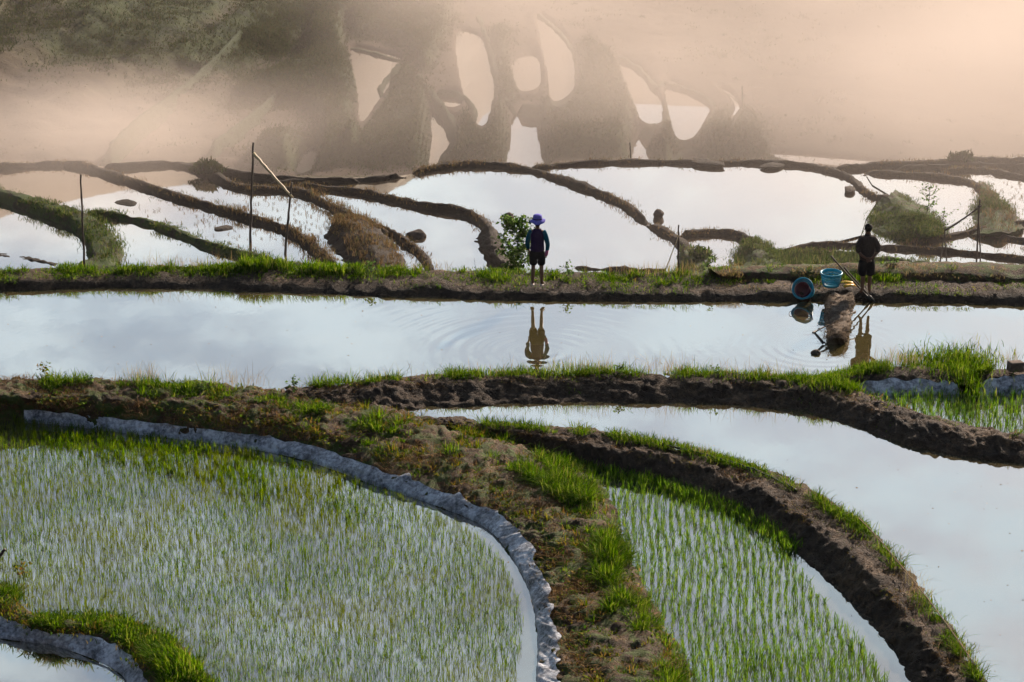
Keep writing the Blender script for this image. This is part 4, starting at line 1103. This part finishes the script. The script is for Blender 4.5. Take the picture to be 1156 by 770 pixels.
# crossed pole frames at the right
pole_px('wooden_pole', (1102, 300), MID0, (1106, 225), .03, M['pole'], 'tall pole of the right hand crossed frame in the haze')
pole_px('wooden_pole', (1108, 300), MID0, (1104, 232), .024, M['pole'], 'slanting prop beside the tall pole of the right hand frame', dy=-.06)
pole_px('wooden_pole', (1060, 297), MID0, (1067, 262), .024, M['pole'], 'left prop of the small crossed frame at the right')
pole_px('wooden_pole', (1070, 298), MID0, (1066, 256), .024, M['pole'], 'right prop of the small crossed frame at the right', dy=-.06)
f1 = A(1067, 297, MID0); f2 = A(1105, 300, MID0)
pole('bamboo_rail', at_depth(1067, 260, f1.y - .12), at_depth(1108, 232, f2.y - .12), .03, M['pole'], 'thin rail sloping up between the two crossed frames at the right', 'bamboo rail', bend=.15)


# rocks
def rock(base, z, r, label, seed, sc=(1, 1, 1), name='boulder', mat=None, cat='rock'):
    bm = bmesh.new(); bmesh.ops.create_icosphere(bm, subdivisions=4, radius=1)
    co = np.array([v.co for v in bm.verts]); F = np.array([[v.index for v in f.verts] for f in bm.faces]); bm.free()
    rng = np.random.default_rng(seed)
    for _ in range(9):                                   # facets
        n = rng.normal(0, 1, 3); n /= np.linalg.norm(n); k = rng.uniform(.62, .88); s = co @ n
        co = co - np.outer(np.maximum(s - k, 0) * .85, n)
    co = co * (1 + .16 * fbm(co + seed, 2.6, 4, seed))[:, None] * np.array(sc) * r
    o = link(name, mesh_np(name, co, None, F), mat or M['rock']); o.location = A(base[0], base[1], z) + Vector((0, 0, sc[2] * r * .02))
    o.rotation_euler = (0, 0, seed); tag(o, label, cat); return o


rock((469, 267), MID0, .36, 'round brown boulder standing in the pale water on the left', 3, (1, .9, .7))
rock((575, 247), -6.05, .24, 'small squarish rock standing in the water behind the sapling', 5, (1, .9, .9))
rock((743, 243), -5.98, .26, 'pointed dark rock standing in the large right terrace', 8, (.95, .8, .85))
rock((800, 184.5), -5.98, .7, 'left of two low mud heaps against the far bank of the right terrace', 12, (1, .7, .16), 'mud_heap', M['earth_far'], 'mud heap')
rock((872, 187), -5.98, .55, 'right of two low mud heaps against the far bank of the right terrace', 13, (.9, .7, .18), 'mud_heap', M['earth_far'], 'mud heap')
rock((959, 214), -5.98, .42, 'low dark clod lying in the right end of the large right terrace', 14, (1, .5, .25), 'mud_clod', M['earth_far'], 'clod')
rock((144, 229), MID0, .5, 'low brown mud lump in the water behind the single dark pole', 15, (1, .8, .14), 'mud_lump', M['earth_far'], 'mud lump')
rock((253, 258), MID0, .4, 'low brown mud lump in the water below the leaning rail', 16, (1, .8, .18), 'mud_lump', M['earth_far'], 'mud lump')
rock((921, 399), 0, .13, 'small dark stone in the water beside the mud spit', 17, (1, .9, .7), 'stone')
mb = MB(); mb.box((0, 0, 0), (.34, .22, .22)); bk = mb.build('clay_block', M['brick'], smooth=False)
bv = bk.modifiers.new('b', 'BEVEL'); bv.width = .025; bv.segments = 2
bk.location = A(1146, 419, .15) + Vector((0, 0, .12)); bk.rotation_euler = (0, .05, .3); tag(bk, 'grey clay block resting on the mud bank at the right edge', 'block')

# mud spit with straw
bank('spit', [
    [(962, 332), (962, 345), (961, 362), (958, 378), (955, 388)],
    [(957, 330), (958, 343), (957, 359), (954, 374), (950, 381)],
    [(940, 330), (938, 343), (938, 359), (936, 374), (938, 381)],
    [(932, 334), (931, 346), (930, 364), (929, 381), (932, 390)]],
    [-.02, [.34, .36, .34, .30, .2], [.34, .36, .34, .30, .2], -.02], M['straw'], 'straw covered mud spit reaching from the far bank into the blue pond', 'mud_spit', amp=1.35, dens=.045, M_=34, cat='mud spit', kind='thing')
bpy.data.objects['mud_spit'].pop('kind')
sp = scatter('spit', 900, (0.03, 1), (.2, 2.9), 501)
st = grass_obj('straw_cover', [blades(sp, RNG.uniform(.04, .10, len(sp)), .010, 2.2, 502)], M['straw_dead'], None, None, None)
st.parent = bpy.data.objects['mud_spit']

# hoe lying over the spit
def hoe():
    a = A(966, 351, .34); b = A(919, 375, .28)
    o = empty('hoe', b)
    mb = MB(); n = 8; pts = [(a - b) * (i / (n - 1)) for i in range(n)]; mb.tube(pts, .018, 8); mb.build('handle', M['pole'], o)
    mb = MB(); h = A(930, 388, .02) - b
    s = Vector((.06, .03, .01)); q = [Vector((0, 0, 0)) - s * .35, s * .35, h + s * .55, h - s * .55]
    nrm = (q[1] - q[0]).cross(q[3] - q[0]).normalized() * .012
    V = [v + nrm for v in q] + [v - nrm for v in q]
    mb.add(V, [(0, 1, 2, 3), (7, 6, 5, 4), (0, 4, 5, 1), (1, 5, 6, 2), (2, 6, 7, 3), (3, 7, 4, 0)])
    mb.tube([(a - b).normalized() * -.05, (a - b).normalized() * .1], .028, 10)
    mb.build('blade', M['steel'], o, smooth=False)
    tag(o, 'old hoe with long dark handle lying across the straw covered mud spit', 'hoe')


hoe()


def tool(base, zb, top, label, dy):
    a = A(base[0], base[1], zb); b = at_depth(top[0], top[1], a.y + dy); o = empty('long_handled_tool', a)
    mb = MB(); d = b - a; mb.tube([d * (i / 9) for i in range(-1, 10)], [.02 + .004 * math.sin(i * 2.1) for i in range(11)], 8); mb.build('shaft', M['pole'], o)
    mb = MB(); mb.tube([d.normalized() * -.22, d.normalized() * .02, d.normalized() * .12], [.012, .036, .024], 10); mb.build('ferrule', M['steel'], o)
    tag(o, label, 'farm tool'); return o


tool((980, 336), .1, (938, 289), 'longer of two dark poles leaning against the bank beside the man', -.1)
tool((984, 337), .1, (953, 302), 'shorter of two dark poles leaning against the bank beside the man', -.25)


# baskets
def basket(loc, rot, label, R0=.20, R1=.25, H=.34):
    o = empty('blue_basket', loc); o.rotation_euler = rot
    w = .006; mb = MB(); nseg = 44
    def rad(z): return R0 + (R1 - R0) * z / H
    mb.lathe([(rad(0) - .012, .012), (rad(0), 0), (rad(.05), .05), (rad(.05) - .008, .05), (rad(.015) - .012, .02), (.0, .02), (0, .012), (rad(0) - .012, .012)], 36)
    for z in (.11, .17, .23):
        mb.lathe([(rad(z) + .003, z - .009), (rad(z) + .003, z + .009), (rad(z) - .006, z + .009), (rad(z) - .006, z - .009), (rad(z) + .003, z - .009)], 36)
    for k in range(nseg):
        a = 2 * math.pi * k / nseg; c, s = math.cos(a), math.sin(a)
        p0 = Vector((rad(.045) * c, rad(.045) * s, .045)); p1 = Vector((rad(.29) * c, rad(.29) * s, .29))
        mb.tube([p0, (p0 + p1) / 2, p1], .0085, 5, squash=.5)
    mb.lathe([(rad(.275), .275), (rad(.33), .335), (rad(.33) - .009, .335), (rad(.275) - .008, .275), (rad(.275), .275)], 36)
    mb.build('basket_body', M['blue_plastic'], o)
    mb = MB(); mb.lathe([(R1 + .022, H - .03), (R1 + .024, H), (R1 + .006, H + .008), (R1 - .012, H), (R1 - .008, H - .032), (R1 + .022, H - .03)], 40); mb.build('rim', M['blue_plastic'], o)
    for sgn in (-1, 1):
        mb = MB(); ph = [math.pi * i / 12 for i in range(13)]
        mb.tube([(sgn * (R1 + .02 + .035 * math.sin(q)), .09 * math.cos(q), H - .01 + .05 * math.sin(q)) for q in ph], .008, 8); mb.build('handle', M['black_hose'], o)
    tag(o, label, 'basket'); return o


b1 = basket(A(939, 326, .3) + Vector((0, .2, .02)), (.05, -.03, .4), 'upright blue plastic basket standing on the far bank behind the mud spit')
b2l = A(911, 338, .04) + Vector((.02, .2, .14))
b2 = basket(b2l, (R(62), 0, R(-28)), 'blue plastic basket tipped on its side at the water edge with a red bucket inside', .19, .25, .36)
bk = empty('red_bucket', (0, 0, 0)); bk.matrix_world = Matrix.Translation(b2l) @ b2.rotation_euler.to_matrix().to_4x4() @ Matrix.Translation((-.01, -.02, .04))
bk.location, bk.rotation_euler = bk.matrix_world.translation.copy(), bk.matrix_world.to_euler()
mb = MB(); mb.lathe([(0, .012), (.13, .012), (.135, 0), (.145, 0), (.17, .30), (.162, .30), (.135, .02), (0, .02)], 32); mb.build('bucket_body', M['red_plastic'], bk)
mb = MB(); mb.lathe([(.17, .285), (.186, .29), (.186, .305), (.162, .31), (.162, .29), (.17, .285)], 32); mb.build('rim', M['red_plastic'], bk)
tag(bk, 'dark red bucket lying inside the tipped blue basket', 'bucket')

# yellow gloves in a heap by the upright basket
def glove(loc, rz, label, sc=1.0):
    o = empty('rubber_glove', loc, rz); mb = MB()
    mb.tube([(0, 0, .03), (.08, 0, .045), (.16, 0, .05), (.24, 0, .04)], np.array([.06, .055, .045, .05]) * sc, 12, squash=.6)
    mb.build('palm', M['yellow'], o)
    for k in range(5):
        a = (k - 2) * .28; ln = [.07, .09, .1, .09, .065][k]
        mb = MB(); p = Vector((.23, .022 * (k - 2), .04)); d = Vector((math.cos(a), math.sin(a), .15)) * ln
        mb.tube([p, p + d * .5, p + d + Vector((0, 0, -.02))], [.016, .014, .01], 8); mb.build('finger', M['yellow'], o)
    tag(o, label, 'glove')


gl = A(959, 326, .31)
glove(gl + Vector((-.12, .1, .0)), .2, 'yellow rubber glove lying on the bank, left of its pair')
glove(gl + Vector((.12, .22, .02)), 2.6, 'yellow rubber glove lying on the bank beside the leaning poles', 1.2)

# hose and cane on the tall bank
S = on_bank('n5', np.linspace(.33, .53, 40), np.full(40, 1.12)) + np.array([0, 0, .035]) + RNG.normal(0, .006, (40, 3))
mb = MB(); mb.tube(S, .022, 8); tag(mb.build('hose', M['black_hose']), 'black hose lying along the top of the tall mud bank', 'hose')
S = on_bank('n5', np.linspace(.615, .88, 20), np.full(20, 1.02)); a, b = S[0], S[-1]
q = np.linspace(0, 1, 20)[:, None]; S = (a * (1 - q) + b * q) * .35 + S * .65 + np.array([0, 0, .17])
mb = MB(); mb.tube(S, .010, 8); tag(mb.build('pale_cane', M['straw_dead']), 'long pale cane lying along the grassy rim beside the cloud pond', 'cane')
pole('broken_stick', A(-12, 642, -.35), at_depth(6, 620, A(-12, 642, -.35).y + .02), .035, M['pole'], 'short dark stick poking up at the left edge', 'stick')


# ------------------------------------------------------------------ leafy plants
def leafy(name, base, h, spread, n_br, n_leaf, leaf, mat, label, cat, seed, rad=.016, shape=None):
    rng = np.random.default_rng(seed); o = empty(name, base)
    mb = MB(); tips = []
    trunk = [Vector((.04 * math.sin(i * .9 + seed), .03 * math.cos(i * 1.1), h * .93 * i / 9)) for i in range(10)]
    mb.tube(trunk, np.linspace(rad, rad * .3, 10), 7)
    for k in range(n_br):
        f = rng.uniform(.12, .97); p = trunk[int(f * 9)].copy(); az = rng.uniform(0, 6.28)
        sp = spread * (shape(f) if shape else (1.0 - .55 * abs(f - .45) * 1.6)) * rng.uniform(.6, 1.1)
        e = p + Vector((math.cos(az) * sp, math.sin(az) * sp, sp * rng.uniform(.35, .9)))
        pts = [p.lerp(e, i / 5) + Vector((0, 0, -.04 * math.sin(math.pi * i / 5))) for i in range(6)]
        mb.tube(pts, np.linspace(rad * .45, rad * .15, 6), 5, cap=False); tips.append(pts)
    mb.build('stem', M['bark'], o)
    V = []; Q = []; n = 0
    for _ in range(n_leaf):
        pts = tips[rng.integers(len(tips))]; f = rng.uniform(.25, 1.02); i = min(int(f * 5), 4); p = pts[i].lerp(pts[i + 1], f * 5 - i)
        ax = Vector(rng.normal(0, 1, 3)); ax.z = ax.z * .6 - .35; ax.normalize(); L = leaf * rng.uniform(.6, 1.25); w = L * .30
        sd_ = ax.cross(Vector(rng.normal(0, 1, 3))).normalized(); up = ax.cross(sd_)
        p = p + Vector(rng.normal(0, .02, 3))
        l0 = p + ax * .015
        V += [l0, l0 + ax * L * .45 + sd_ * w + up * w * .35, l0 + ax * L * .5 - up * .004, l0 + ax * L * .45 - sd_ * w + up * w * .35, l0 + ax * L]
        Q += [(n, n + 1, n + 2), (n, n + 2, n + 3), (n + 2, n + 1, n + 4), (n + 3, n + 2, n + 4)]; n += 5
    mb = MB(); mb.add(V, None, Q); mb.build('foliage', mat, o, smooth=False)
    tag(o, label, cat); return o


sb = A(583, 312, -1.3)
leafy('sapling', sb, 1.80, .72, 110, 1250, .125, M['leaf'], 'leafy green sapling standing beside the woman in the violet hat', 'sapling', 4, .016, lambda f: .35 + .75 * (1 - f) ** .7 if f > .25 else .75)
leafy('sapling', A(1047, 250, -6.05), 1.5, .55, 22, 120, .12, M['leaf'], 'faint thin sapling in warm haze right of the overgrown mound', 'sapling', 9, .016)
leafy('sapling', A(1064, 262, -6.05), .8, .6, 14, 70, .1, M['leaf'], 'small spindly bush below the faint sapling at the right', 'shrub', 12, .012)
wd = [((50, 428), .1, .42, 'small weed with one drooping stalk on the bank at the left', 31), ((100, 436), .1, .3, 'leafy weed on the grassy bank above the plastic sheet, left of the dry grass', 32),
      ((228, 442), .1, .34, 'leafy weed on the grassy bank right of the dry grass', 33), ((330, 440), .1, .36, 'leafy weed where the two mud banks part', 34),
      ((700, 424), .1, .3, 'leafy weed on the mud bank below the man and woman, left of centre grass', 35), ((810, 424), .1, .3, 'leafy weed on the mud bank left of the spit', 36),
      ((640, 312), .3, .45, 'leafy weed at the feet of the woman on her right', 37), ((26, 650), -.4, .4, 'yellowish weed leaning over the rice at the left edge', 38),
      ((800, 306), .3, .5, 'leafy weed beside the grassy mound behind the far bank', 39), ((1010, 300), .35, .4, 'leafy weed on the low ridge right of the man', 40), ((420, 306), .3, .3, 'leafy weed on the far bank grass left of the sapling', 41)]
for (px, z, h, lab, s_) in wd:
    leafy('weed', A(px[0], px[1], z) - Vector((0, 0, .02)), h, h * .42, 9, 46, .085, M['mixed'] if s_ in (38, 31) else M['leaf'], lab, 'weed', s_, .007)
path_w = RNG.uniform(.3, .97, 60)


# ------------------------------------------------------------------ people
def skin_mesh(name, nodes, edges, sub=2):
    me = bpy.data.meshes.new(name); me.from_pydata([n[:3] for n in nodes], edges, []); me.update()
    o = bpy.data.objects.new(name, me); COL.objects.link(o)
    md = o.modifiers.new('skin', 'SKIN'); md.use_smooth_shade = True
    sv = me.skin_vertices[0].data
    for i, n in enumerate(nodes):
        r = n[3]; sv[i].radius = (r, n[4] if len(n) > 4 else r); sv[i].use_root = (i == 0)
    ss = o.modifiers.new('sub', 'SUBSURF'); ss.levels = sub; ss.render_levels = sub
    bpy.context.view_layer.update()
    ev = o.evaluated_get(bpy.context.evaluated_depsgraph_get())
    m2 = bpy.data.meshes.new_from_object(ev); bpy.data.objects.remove(o); bpy.data.meshes.remove(me)
    V = np.array([v.co for v in m2.vertices]); Q = [tuple(p.vertices) for p in m2.polygons]
    bpy.data.meshes.remove(m2)
    return V, [q for q in Q if len(q) == 4], [q for q in Q if len(q) == 3]


def hand(mb, wrist, d, n, th, s=1.0, curl=.5):
    """fingers: d direction of the fingers, n palm normal (towards which they curl), th side of the thumb"""
    d = Vector(d).normalized(); n = Vector(n).normalized(); th = Vector(th).normalized(); w = Vector(wrist)
    for k, ln in enumerate((.072, .08, .075, .058)):
        b = w + d * .085 * s + th * (.03 - .02 * k) * s
        p = [b - d * .03 * s, b, b + (d + n * curl * .5) * ln * .42 * s, b + (d * .75 + n * curl * 1.3) * ln * .75 * s, b + (d * .5 + n * curl * 1.9) * ln * .95 * s]
        mb.tube(p, np.array([.0095, .0095, .0088, .008, .006]) * s, 7)
    b = w + d * .03 * s + th * .03 * s
    mb.tube([b - d * .015 * s, b + (d * .4 + th * .5) * .04 * s, b + (d * .8 + th * .55 + n * .3) * .075 * s], np.array([.013, .011, .008]) * s, 7)


def person(loc, rz, label, J, arms, parts, hats, handspec):
    o = empty('person', loc, rz)
    # one continuous body
    nodes = [(0, 0, .92, .11, .09), (0, .0, 1.06, .095, .075), (0, .01, 1.20, .10, .075), (0, .01, 1.33, .095, .07), (0, 0, 1.42, .06, .055), (0, .015, 1.49, .05), (0, .025, 1.545, .07, .075), (0, .03, 1.60, .078, .092), (0, .025, 1.655, .07, .085), (0, .02, 1.69, .04, .05)]
    E_ = [(i, i + 1) for i in range(9)]
    def chain(root, pts):
        k = root
        for q in pts:
            nodes.append(q); E_.append((k, len(nodes) - 1)); k = len(nodes) - 1
    for a in arms: chain(3, a)
    for l in J: chain(0, l)
    V, Q, T = skin_mesh('person_body', nodes, E_)
    mb = MB(); mb.add(V, Q, T if T else None)
    for hs in handspec: hand(mb, *hs)
    # nose and ears
    mb.tube([(0, .115, 1.625), (0, .13, 1.595), (0, .115, 1.585)], [.008, .014, .008], 6)
    for s in (-1, 1): mb.tube([(s * .078, .02, 1.635), (s * .088, .012, 1.61), (s * .08, .02, 1.58)], [.008, .013, .007], 6)
    mb.build('body', M['skin'], o)
    for (nm, nd, ed, mat, sub) in parts:
        V, Q, T = skin_mesh(nm, nd, ed, sub)
        fold = fbm(V, 9, 3, 91); c = V.mean(0)
        V = V + (V - c) * (fold * .02)[:, None]
        m_ = MB(); m_.add(V, Q, T if T else None); m_.build(nm, mat, o)
    for f in hats: f(o)
    tag(o, label, 'person'); return o


def chain_nodes(*chains):
    N_ = []; E_ = []
    for root, pts in chains:
        k = root
        for q in pts:
            N_.append(q)
            if k is not None: E_.append((k, len(N_) - 1))
            k = len(N_) - 1
    return N_, E_


def ellip(name, c, r, mat, parent, cut=None, seed=1, nz=.05):
    bm = bmesh.new(); bmesh.ops.create_icosphere(bm, subdivisions=4, radius=1)
    co = np.array([v.co for v in bm.verts]); F = np.array([[v.index for v in f.verts] for f in bm.faces]); bm.free()
    if cut is not None: co[:, 2] = np.where((co[:, 1] > .45), np.maximum(co[:, 2], cut), co[:, 2])
    co = co * (1 + nz * fbm(co, 4, 3, seed))[:, None] * np.array(r) + np.array(c)
    return link(name, mesh_np(name, co, None, F), mat, parent)


# the woman in the violet hat (seen from behind)
legs = [[(s * .085, 0, .84, .085), (s * .095, .01, .66, .075), (s * .10, .015, .47, .052), (s * .105, -.01, .32, .052), (s * .11, -.015, .09, .035), (s * .12, .03, .04, .036), (s * .135, .11, .03, .03)] for s in (-1, 1)]
armL = [(-.15, 0, 1.37, .06), (-.215, -.01, 1.20, .045), (-.25, .02, 1.07, .04), (-.235, .06, .95, .032), (-.215, .085, .86, .026), (-.205, .095, .80, .030, .016)]
armR = [(.15, 0, 1.37, .06), (.22, -.02, 1.20, .045), (.255, -.02, 1.06, .04), (.245, .0, .93, .032), (.225, -.01, .84, .026), (.215, -.01, .775, .030, .016)]
vest = chain_nodes((None, [(0, 0, .84, .195, .16), (0, 0, .95, .19, .155), (0, 0, 1.06, .175, .14), (0, .01, 1.20, .178, .135), (0, .01, 1.33, .17, .125), (0, .01, 1.41, .115, .10), (0, .012, 1.445, .065, .065)]))
for q in (-1, 1): vest[0].append((q * .135, 0, 1.375, .085)); vest[1].append((4, len(vest[0]) - 1))
slL = chain_nodes((None, [(-.115, 0, 1.385, .075), (-.165, 0, 1.345, .078), (-.215, -.01, 1.20, .068), (-.25, .02, 1.07, .06), (-.237, .055, .96, .052), (-.225, .075, .9, .046)]))
slR = chain_nodes((None, [(.115, 0, 1.385, .075), (.165, 0, 1.345, .078), (.22, -.02, 1.20, .068), (.255, -.02, 1.06, .06), (.245, .0, .95, .052), (.235, -.005, .88, .046)]))
sho = chain_nodes((None, [(0, 0, .98, .17, .145), (0, 0, .86, .165, .145), (-.09, .0, .74, .12), (-.098, .01, .60, .11), (-.10, .012, .50, .105)]), (1, []))
sho[0].extend([(.09, 0, .74, .12), (.098, .01, .60, .11), (.10, .012, .50, .105)]); sho[1].extend([(1, 5), (5, 6), (6, 7)])


def hat_woman(o):
    mb = MB(); seg = 40
    prof = [(.0, 1.80), (.06, 1.795), (.10, 1.775), (.112, 1.73), (.118, 1.675), (.145, 1.652), (.178, 1.625), (.192, 1.602), (.189, 1.594), (.172, 1.616), (.14, 1.643), (.108, 1.66), (.104, 1.73), (.06, 1.785), (0, 1.79)]
    a = np.linspace(0, 2 * np.pi, seg, endpoint=False); pr = np.array(prof)
    V = np.stack([pr[:, None, 0] * np.cos(a), pr[:, None, 0] * np.sin(a) + .02, pr[:, None, 1] + 0 * a], -1)
    wv_ = np.clip((pr[:, 0] - .12) / .09, 0, 1)[:, None]
    V[..., 2] += wv_ * (.022 * np.sin(2 * a + .7) + .012 * np.sin(5 * a)) + .05 * wv_ * np.maximum(np.cos(a), 0) ** 3
    mb.add(V.reshape(-1, 3), grid_faces(len(prof), seg, True)); mb.build('bucket_hat', M['hat'], o)
    mb = MB(); mb.lathe([(.119, 1.675), (.1175, 1.70), (.114, 1.70), (.113, 1.675)], 32, Matrix.Translation((0, .02, 0))); mb.build('hat_band', M['vest'], o)
    ellip('hair', (0, .0, 1.585), (.082, .085, .085), M['hair'], o, seed=3)


def sandals(o):
    for s in (-1, 1):
        mb = MB(); mb.tube([(s * .105, -.09, .018), (s * .11, -.02, .018), (s * .125, .06, .018), (s * .14, .14, .018), (s * .142, .16, .018)], [.03, .042, .045, .046, .03], 12, squash=.4)
        mb.tube([(s * .12 - .05, .06, .03), (s * .12 - .02, .065, .075), (s * .13 + .02, .065, .075), (s * .13 + .045, .06, .03)], .012, 6); mb.build('sandal', M['sandal'], o)


def glove_pink(o):
    mb = MB(); mb.tube([(.236, -.004, .895), (.228, -.008, .855), (.218, -.01, .80), (.21, -.01, .755)], [.045, .04, .045, .03], 10); mb.build('glove_cuff', M['pink'], o)


person(A(606.5, 322, .3) + Vector((0, 0, .0)), R(-6), 'woman seen from behind in a violet bucket hat, plum vest and black shorts', legs, [armL, armR],
       [('vest', *vest, M['vest'], 2), ('sleeve', *slL, M['teal'], 2), ('sleeve', *slR, M['teal'], 2), ('shorts', *sho, M['shorts'], 2)],
       [hat_woman, sandals, glove_pink],
       [((-.213, .088, .85), (.15, .15, -1), (.2, 1, 0), (.5, 1, 0), 1., .35), ((.223, -.01, .83), (-.1, 0, -1), (-.3, 1, 0), (-.3, 1, 0), 1., .4)])

# the man with hands clasped behind his back
legs = [[(s * .085, 0, .86, .09), (s * .09, .0, .68, .08), (s * .088, .01, .49, .055), (s * .085, -.015, .34, .056), (s * .085, -.02, .09, .036), (s * .10, .03, .04, .038), (s * .115, .11, .03, .032)] for s in (-1, 1)]
aL = [(-.165, 0, 1.38, .065), (-.235, -.03, 1.22, .052), (-.255, -.07, 1.10, .046), (-.16, -.14, 1.0, .036), (-.06, -.185, .945, .028), (-.01, -.195, .915, .036, .018)]
aR = [(.165, 0, 1.38, .065), (.235, -.03, 1.22, .052), (.255, -.07, 1.10, .046), (.16, -.15, 1.0, .036), (.07, -.205, .945, .028), (.02, -.22, .91, .036, .018)]
sh = chain_nodes((None, [(0, 0, .80, .205, .16), (0, 0, .92, .20, .155), (0, 0, 1.03, .195, .15), (0, .01, 1.18, .205, .145), (0, .01, 1.33, .20, .135), (0, .01, 1.42, .12, .10), (0, .012, 1.47, .07, .07)]))
for pts in ([(-.15, 0, 1.385, .085), (-.235, -.03, 1.22, .075), (-.26, -.07, 1.11, .068), (-.20, -.115, 1.045, .056)], [(.15, 0, 1.385, .085), (.235, -.03, 1.22, .075), (.26, -.07, 1.11, .068), (.20, -.12, 1.045, .056)]):
    k = 4
    for q in pts: sh[0].append(q); sh[1].append((k, len(sh[0]) - 1)); k = len(sh[0]) - 1
so_ = chain_nodes((None, [(0, 0, .94, .17, .145), (0, 0, .82, .165, .145), (-.09, .0, .70, .13), (-.092, .0, .56, .122), (-.092, .005, .43, .118)]))
so_[0].extend([(.09, 0, .70, .13), (.092, 0, .56, .122), (.092, .005, .43, .118)]); so_[1].extend([(1, 5), (5, 6), (6, 7)])


def hair_man(o):
    ellip('hair', (0, .0, 1.65), (.090, .108, .098), M['hair'], o, cut=.15, seed=5, nz=.22)


def collar(o):
    mb = MB(); mb.lathe([(.078, 1.445), (.074, 1.50), (.066, 1.50), (.068, 1.445), (.078, 1.445)], 24, Matrix.Translation((0, .012, 0))); mb.build('collar', M['shirt_dark'], o)


person(A(977, 331, .3), R(3), 'man seen from behind in a dark jacket and shorts, hands clasped behind his back', legs, [aL, aR],
       [('jacket', *sh, M['shirt_dark'], 2), ('shorts', *so_, M['shorts'], 2)], [hair_man, collar],
       [((-.05, -.19, .94), (1, -.25, -.55), (0, -1, 0), (.4, 0, 1), 1., .3), ((.06, -.21, .94), (-1, -.1, -.6), (0, -1, 0), (-.4, 0, 1), 1., .3)])


# rounded bushes standing in the mist
def bush(base, z, r, hgt, label, n, seed, mat):
    rng = np.random.default_rng(seed); d = rng.normal(0, 1, (n, 3)); d /= np.linalg.norm(d, axis=1)[:, None]; d[:, 2] = abs(d[:, 2])
    rr = rng.uniform(.35, 1, n) ** .5 * (1 + .3 * vnoise(d * 2.2, seed))
    P = d * rr[:, None] * np.array([r, r * .8, hgt]); o = empty('bush', A(base[0], base[1], z))
    mb = MB(); mb.add(*blades(P, rng.uniform(.1, .22, n), .05, .7, seed)); mb.build('foliage', mat, o)
    mb = MB()
    for k in range(5):
        a = k * 1.26; mb.tube([(0, 0, -.1), (r * .3 * math.cos(a), r * .25 * math.sin(a), hgt * .45), (r * .5 * math.cos(a), r * .4 * math.sin(a), hgt * .8)], [.03, .02, .008], 6)
    mb.build('stem', M['bark'], o); tag(o, label, 'bush'); return o


bush((233, 194), -5.95, .6, .34, 'dark rounded bush on the terrace bank at the edge of the mist', 900, 5, M['scrub'])
bush((790, 296), -5.95, .5, .5, 'green bush on the small weedy mound behind the leaning cane', 500, 6, M['mound_grass'])
bush((1086, 182), -5.95, .5, .35, 'small hazy bush on the far terrace bank at the right', 400, 7, M['scrub'])


# ------------------------------------------------------------------ floating bits and stubble
def flecks(poly, z, n, lo, hi, seed):
    P = at(np.array([p[0] for p in poly]), np.array([p[1] for p in poly]), z)[:, :2]; rng = np.random.default_rng(seed)
    Q = rng.uniform(P.min(0), P.max(0), (n * 4, 2)); Q = Q[in_poly(Q[:, 0], Q[:, 1], P)][:n]
    a = rng.uniform(0, 6.28, len(Q)); L = rng.uniform(lo, hi, len(Q)); w_ = L * rng.uniform(.15, .6, len(Q))
    V = np.zeros((len(Q), 4, 3)); d = np.stack([np.cos(a), np.sin(a)], -1); e = np.stack([-d[:, 1], d[:, 0]], -1)
    for k, (i, j) in enumerate(((-1, -.3), (.3, -1), (1, .2), (-.2, 1))):
        V[:, k, :2] = Q + d * (L * i / 2)[:, None] + e * (w_ * j / 2)[:, None]; V[:, k, 2] = z + .006
    b = np.arange(len(Q))[:, None] * 4 + np.arange(4); return V.reshape(-1, 3), b, None


mb = MB()
for a_ in (flecks(PB, 0, 170, .02, .07, 1), flecks(PC, -.22, 110, .02, .06, 2), flecks(PA, -.48, 240, .02, .06, 3), flecks(PD, -.55, 80, .02, .05, 4)): mb.add(*a_)
tag(mb.build('floating_litter', M['litter'], smooth=False), 'specks of straw and leaf floating on the ponds', 'litter', kind='stuff')
st_ = []
for poly, z, n, sd_ in (([(230, 232), (330, 222), (395, 245), (365, 262), (372, 292), (330, 270), (260, 246)], -6.1, 130, 1), ([(130, 232), (220, 236), (300, 262), (350, 292), (300, 288), (200, 258)], MID0, 70, 2), ([(1110, 262), (1200, 252), (1220, 285), (1150, 282), (1090, 276)], MID0, 110, 3), ([(1120, 205), (1180, 205), (1200, 240), (1150, 240)], -6.07, 60, 4)):
    P = at(np.array([p[0] for p in poly]), np.array([p[1] for p in poly]), z); rng = np.random.default_rng(sd_)
    Q = rng.uniform(P[:, :2].min(0), P[:, :2].max(0), (n * 3, 2)); Q = Q[in_poly(Q[:, 0], Q[:, 1], P[:, :2])][:n]
    Q = np.column_stack([Q, np.full(len(Q), z)]); st_.append(tuft_blades(Q, (3, 6), (.05, .13), .014, 600 + sd_, .03, .5))
grass_obj('stubble', st_, M['terrace_dry'], 'old rice stubble poking out of the lower terraces', 'stubble')
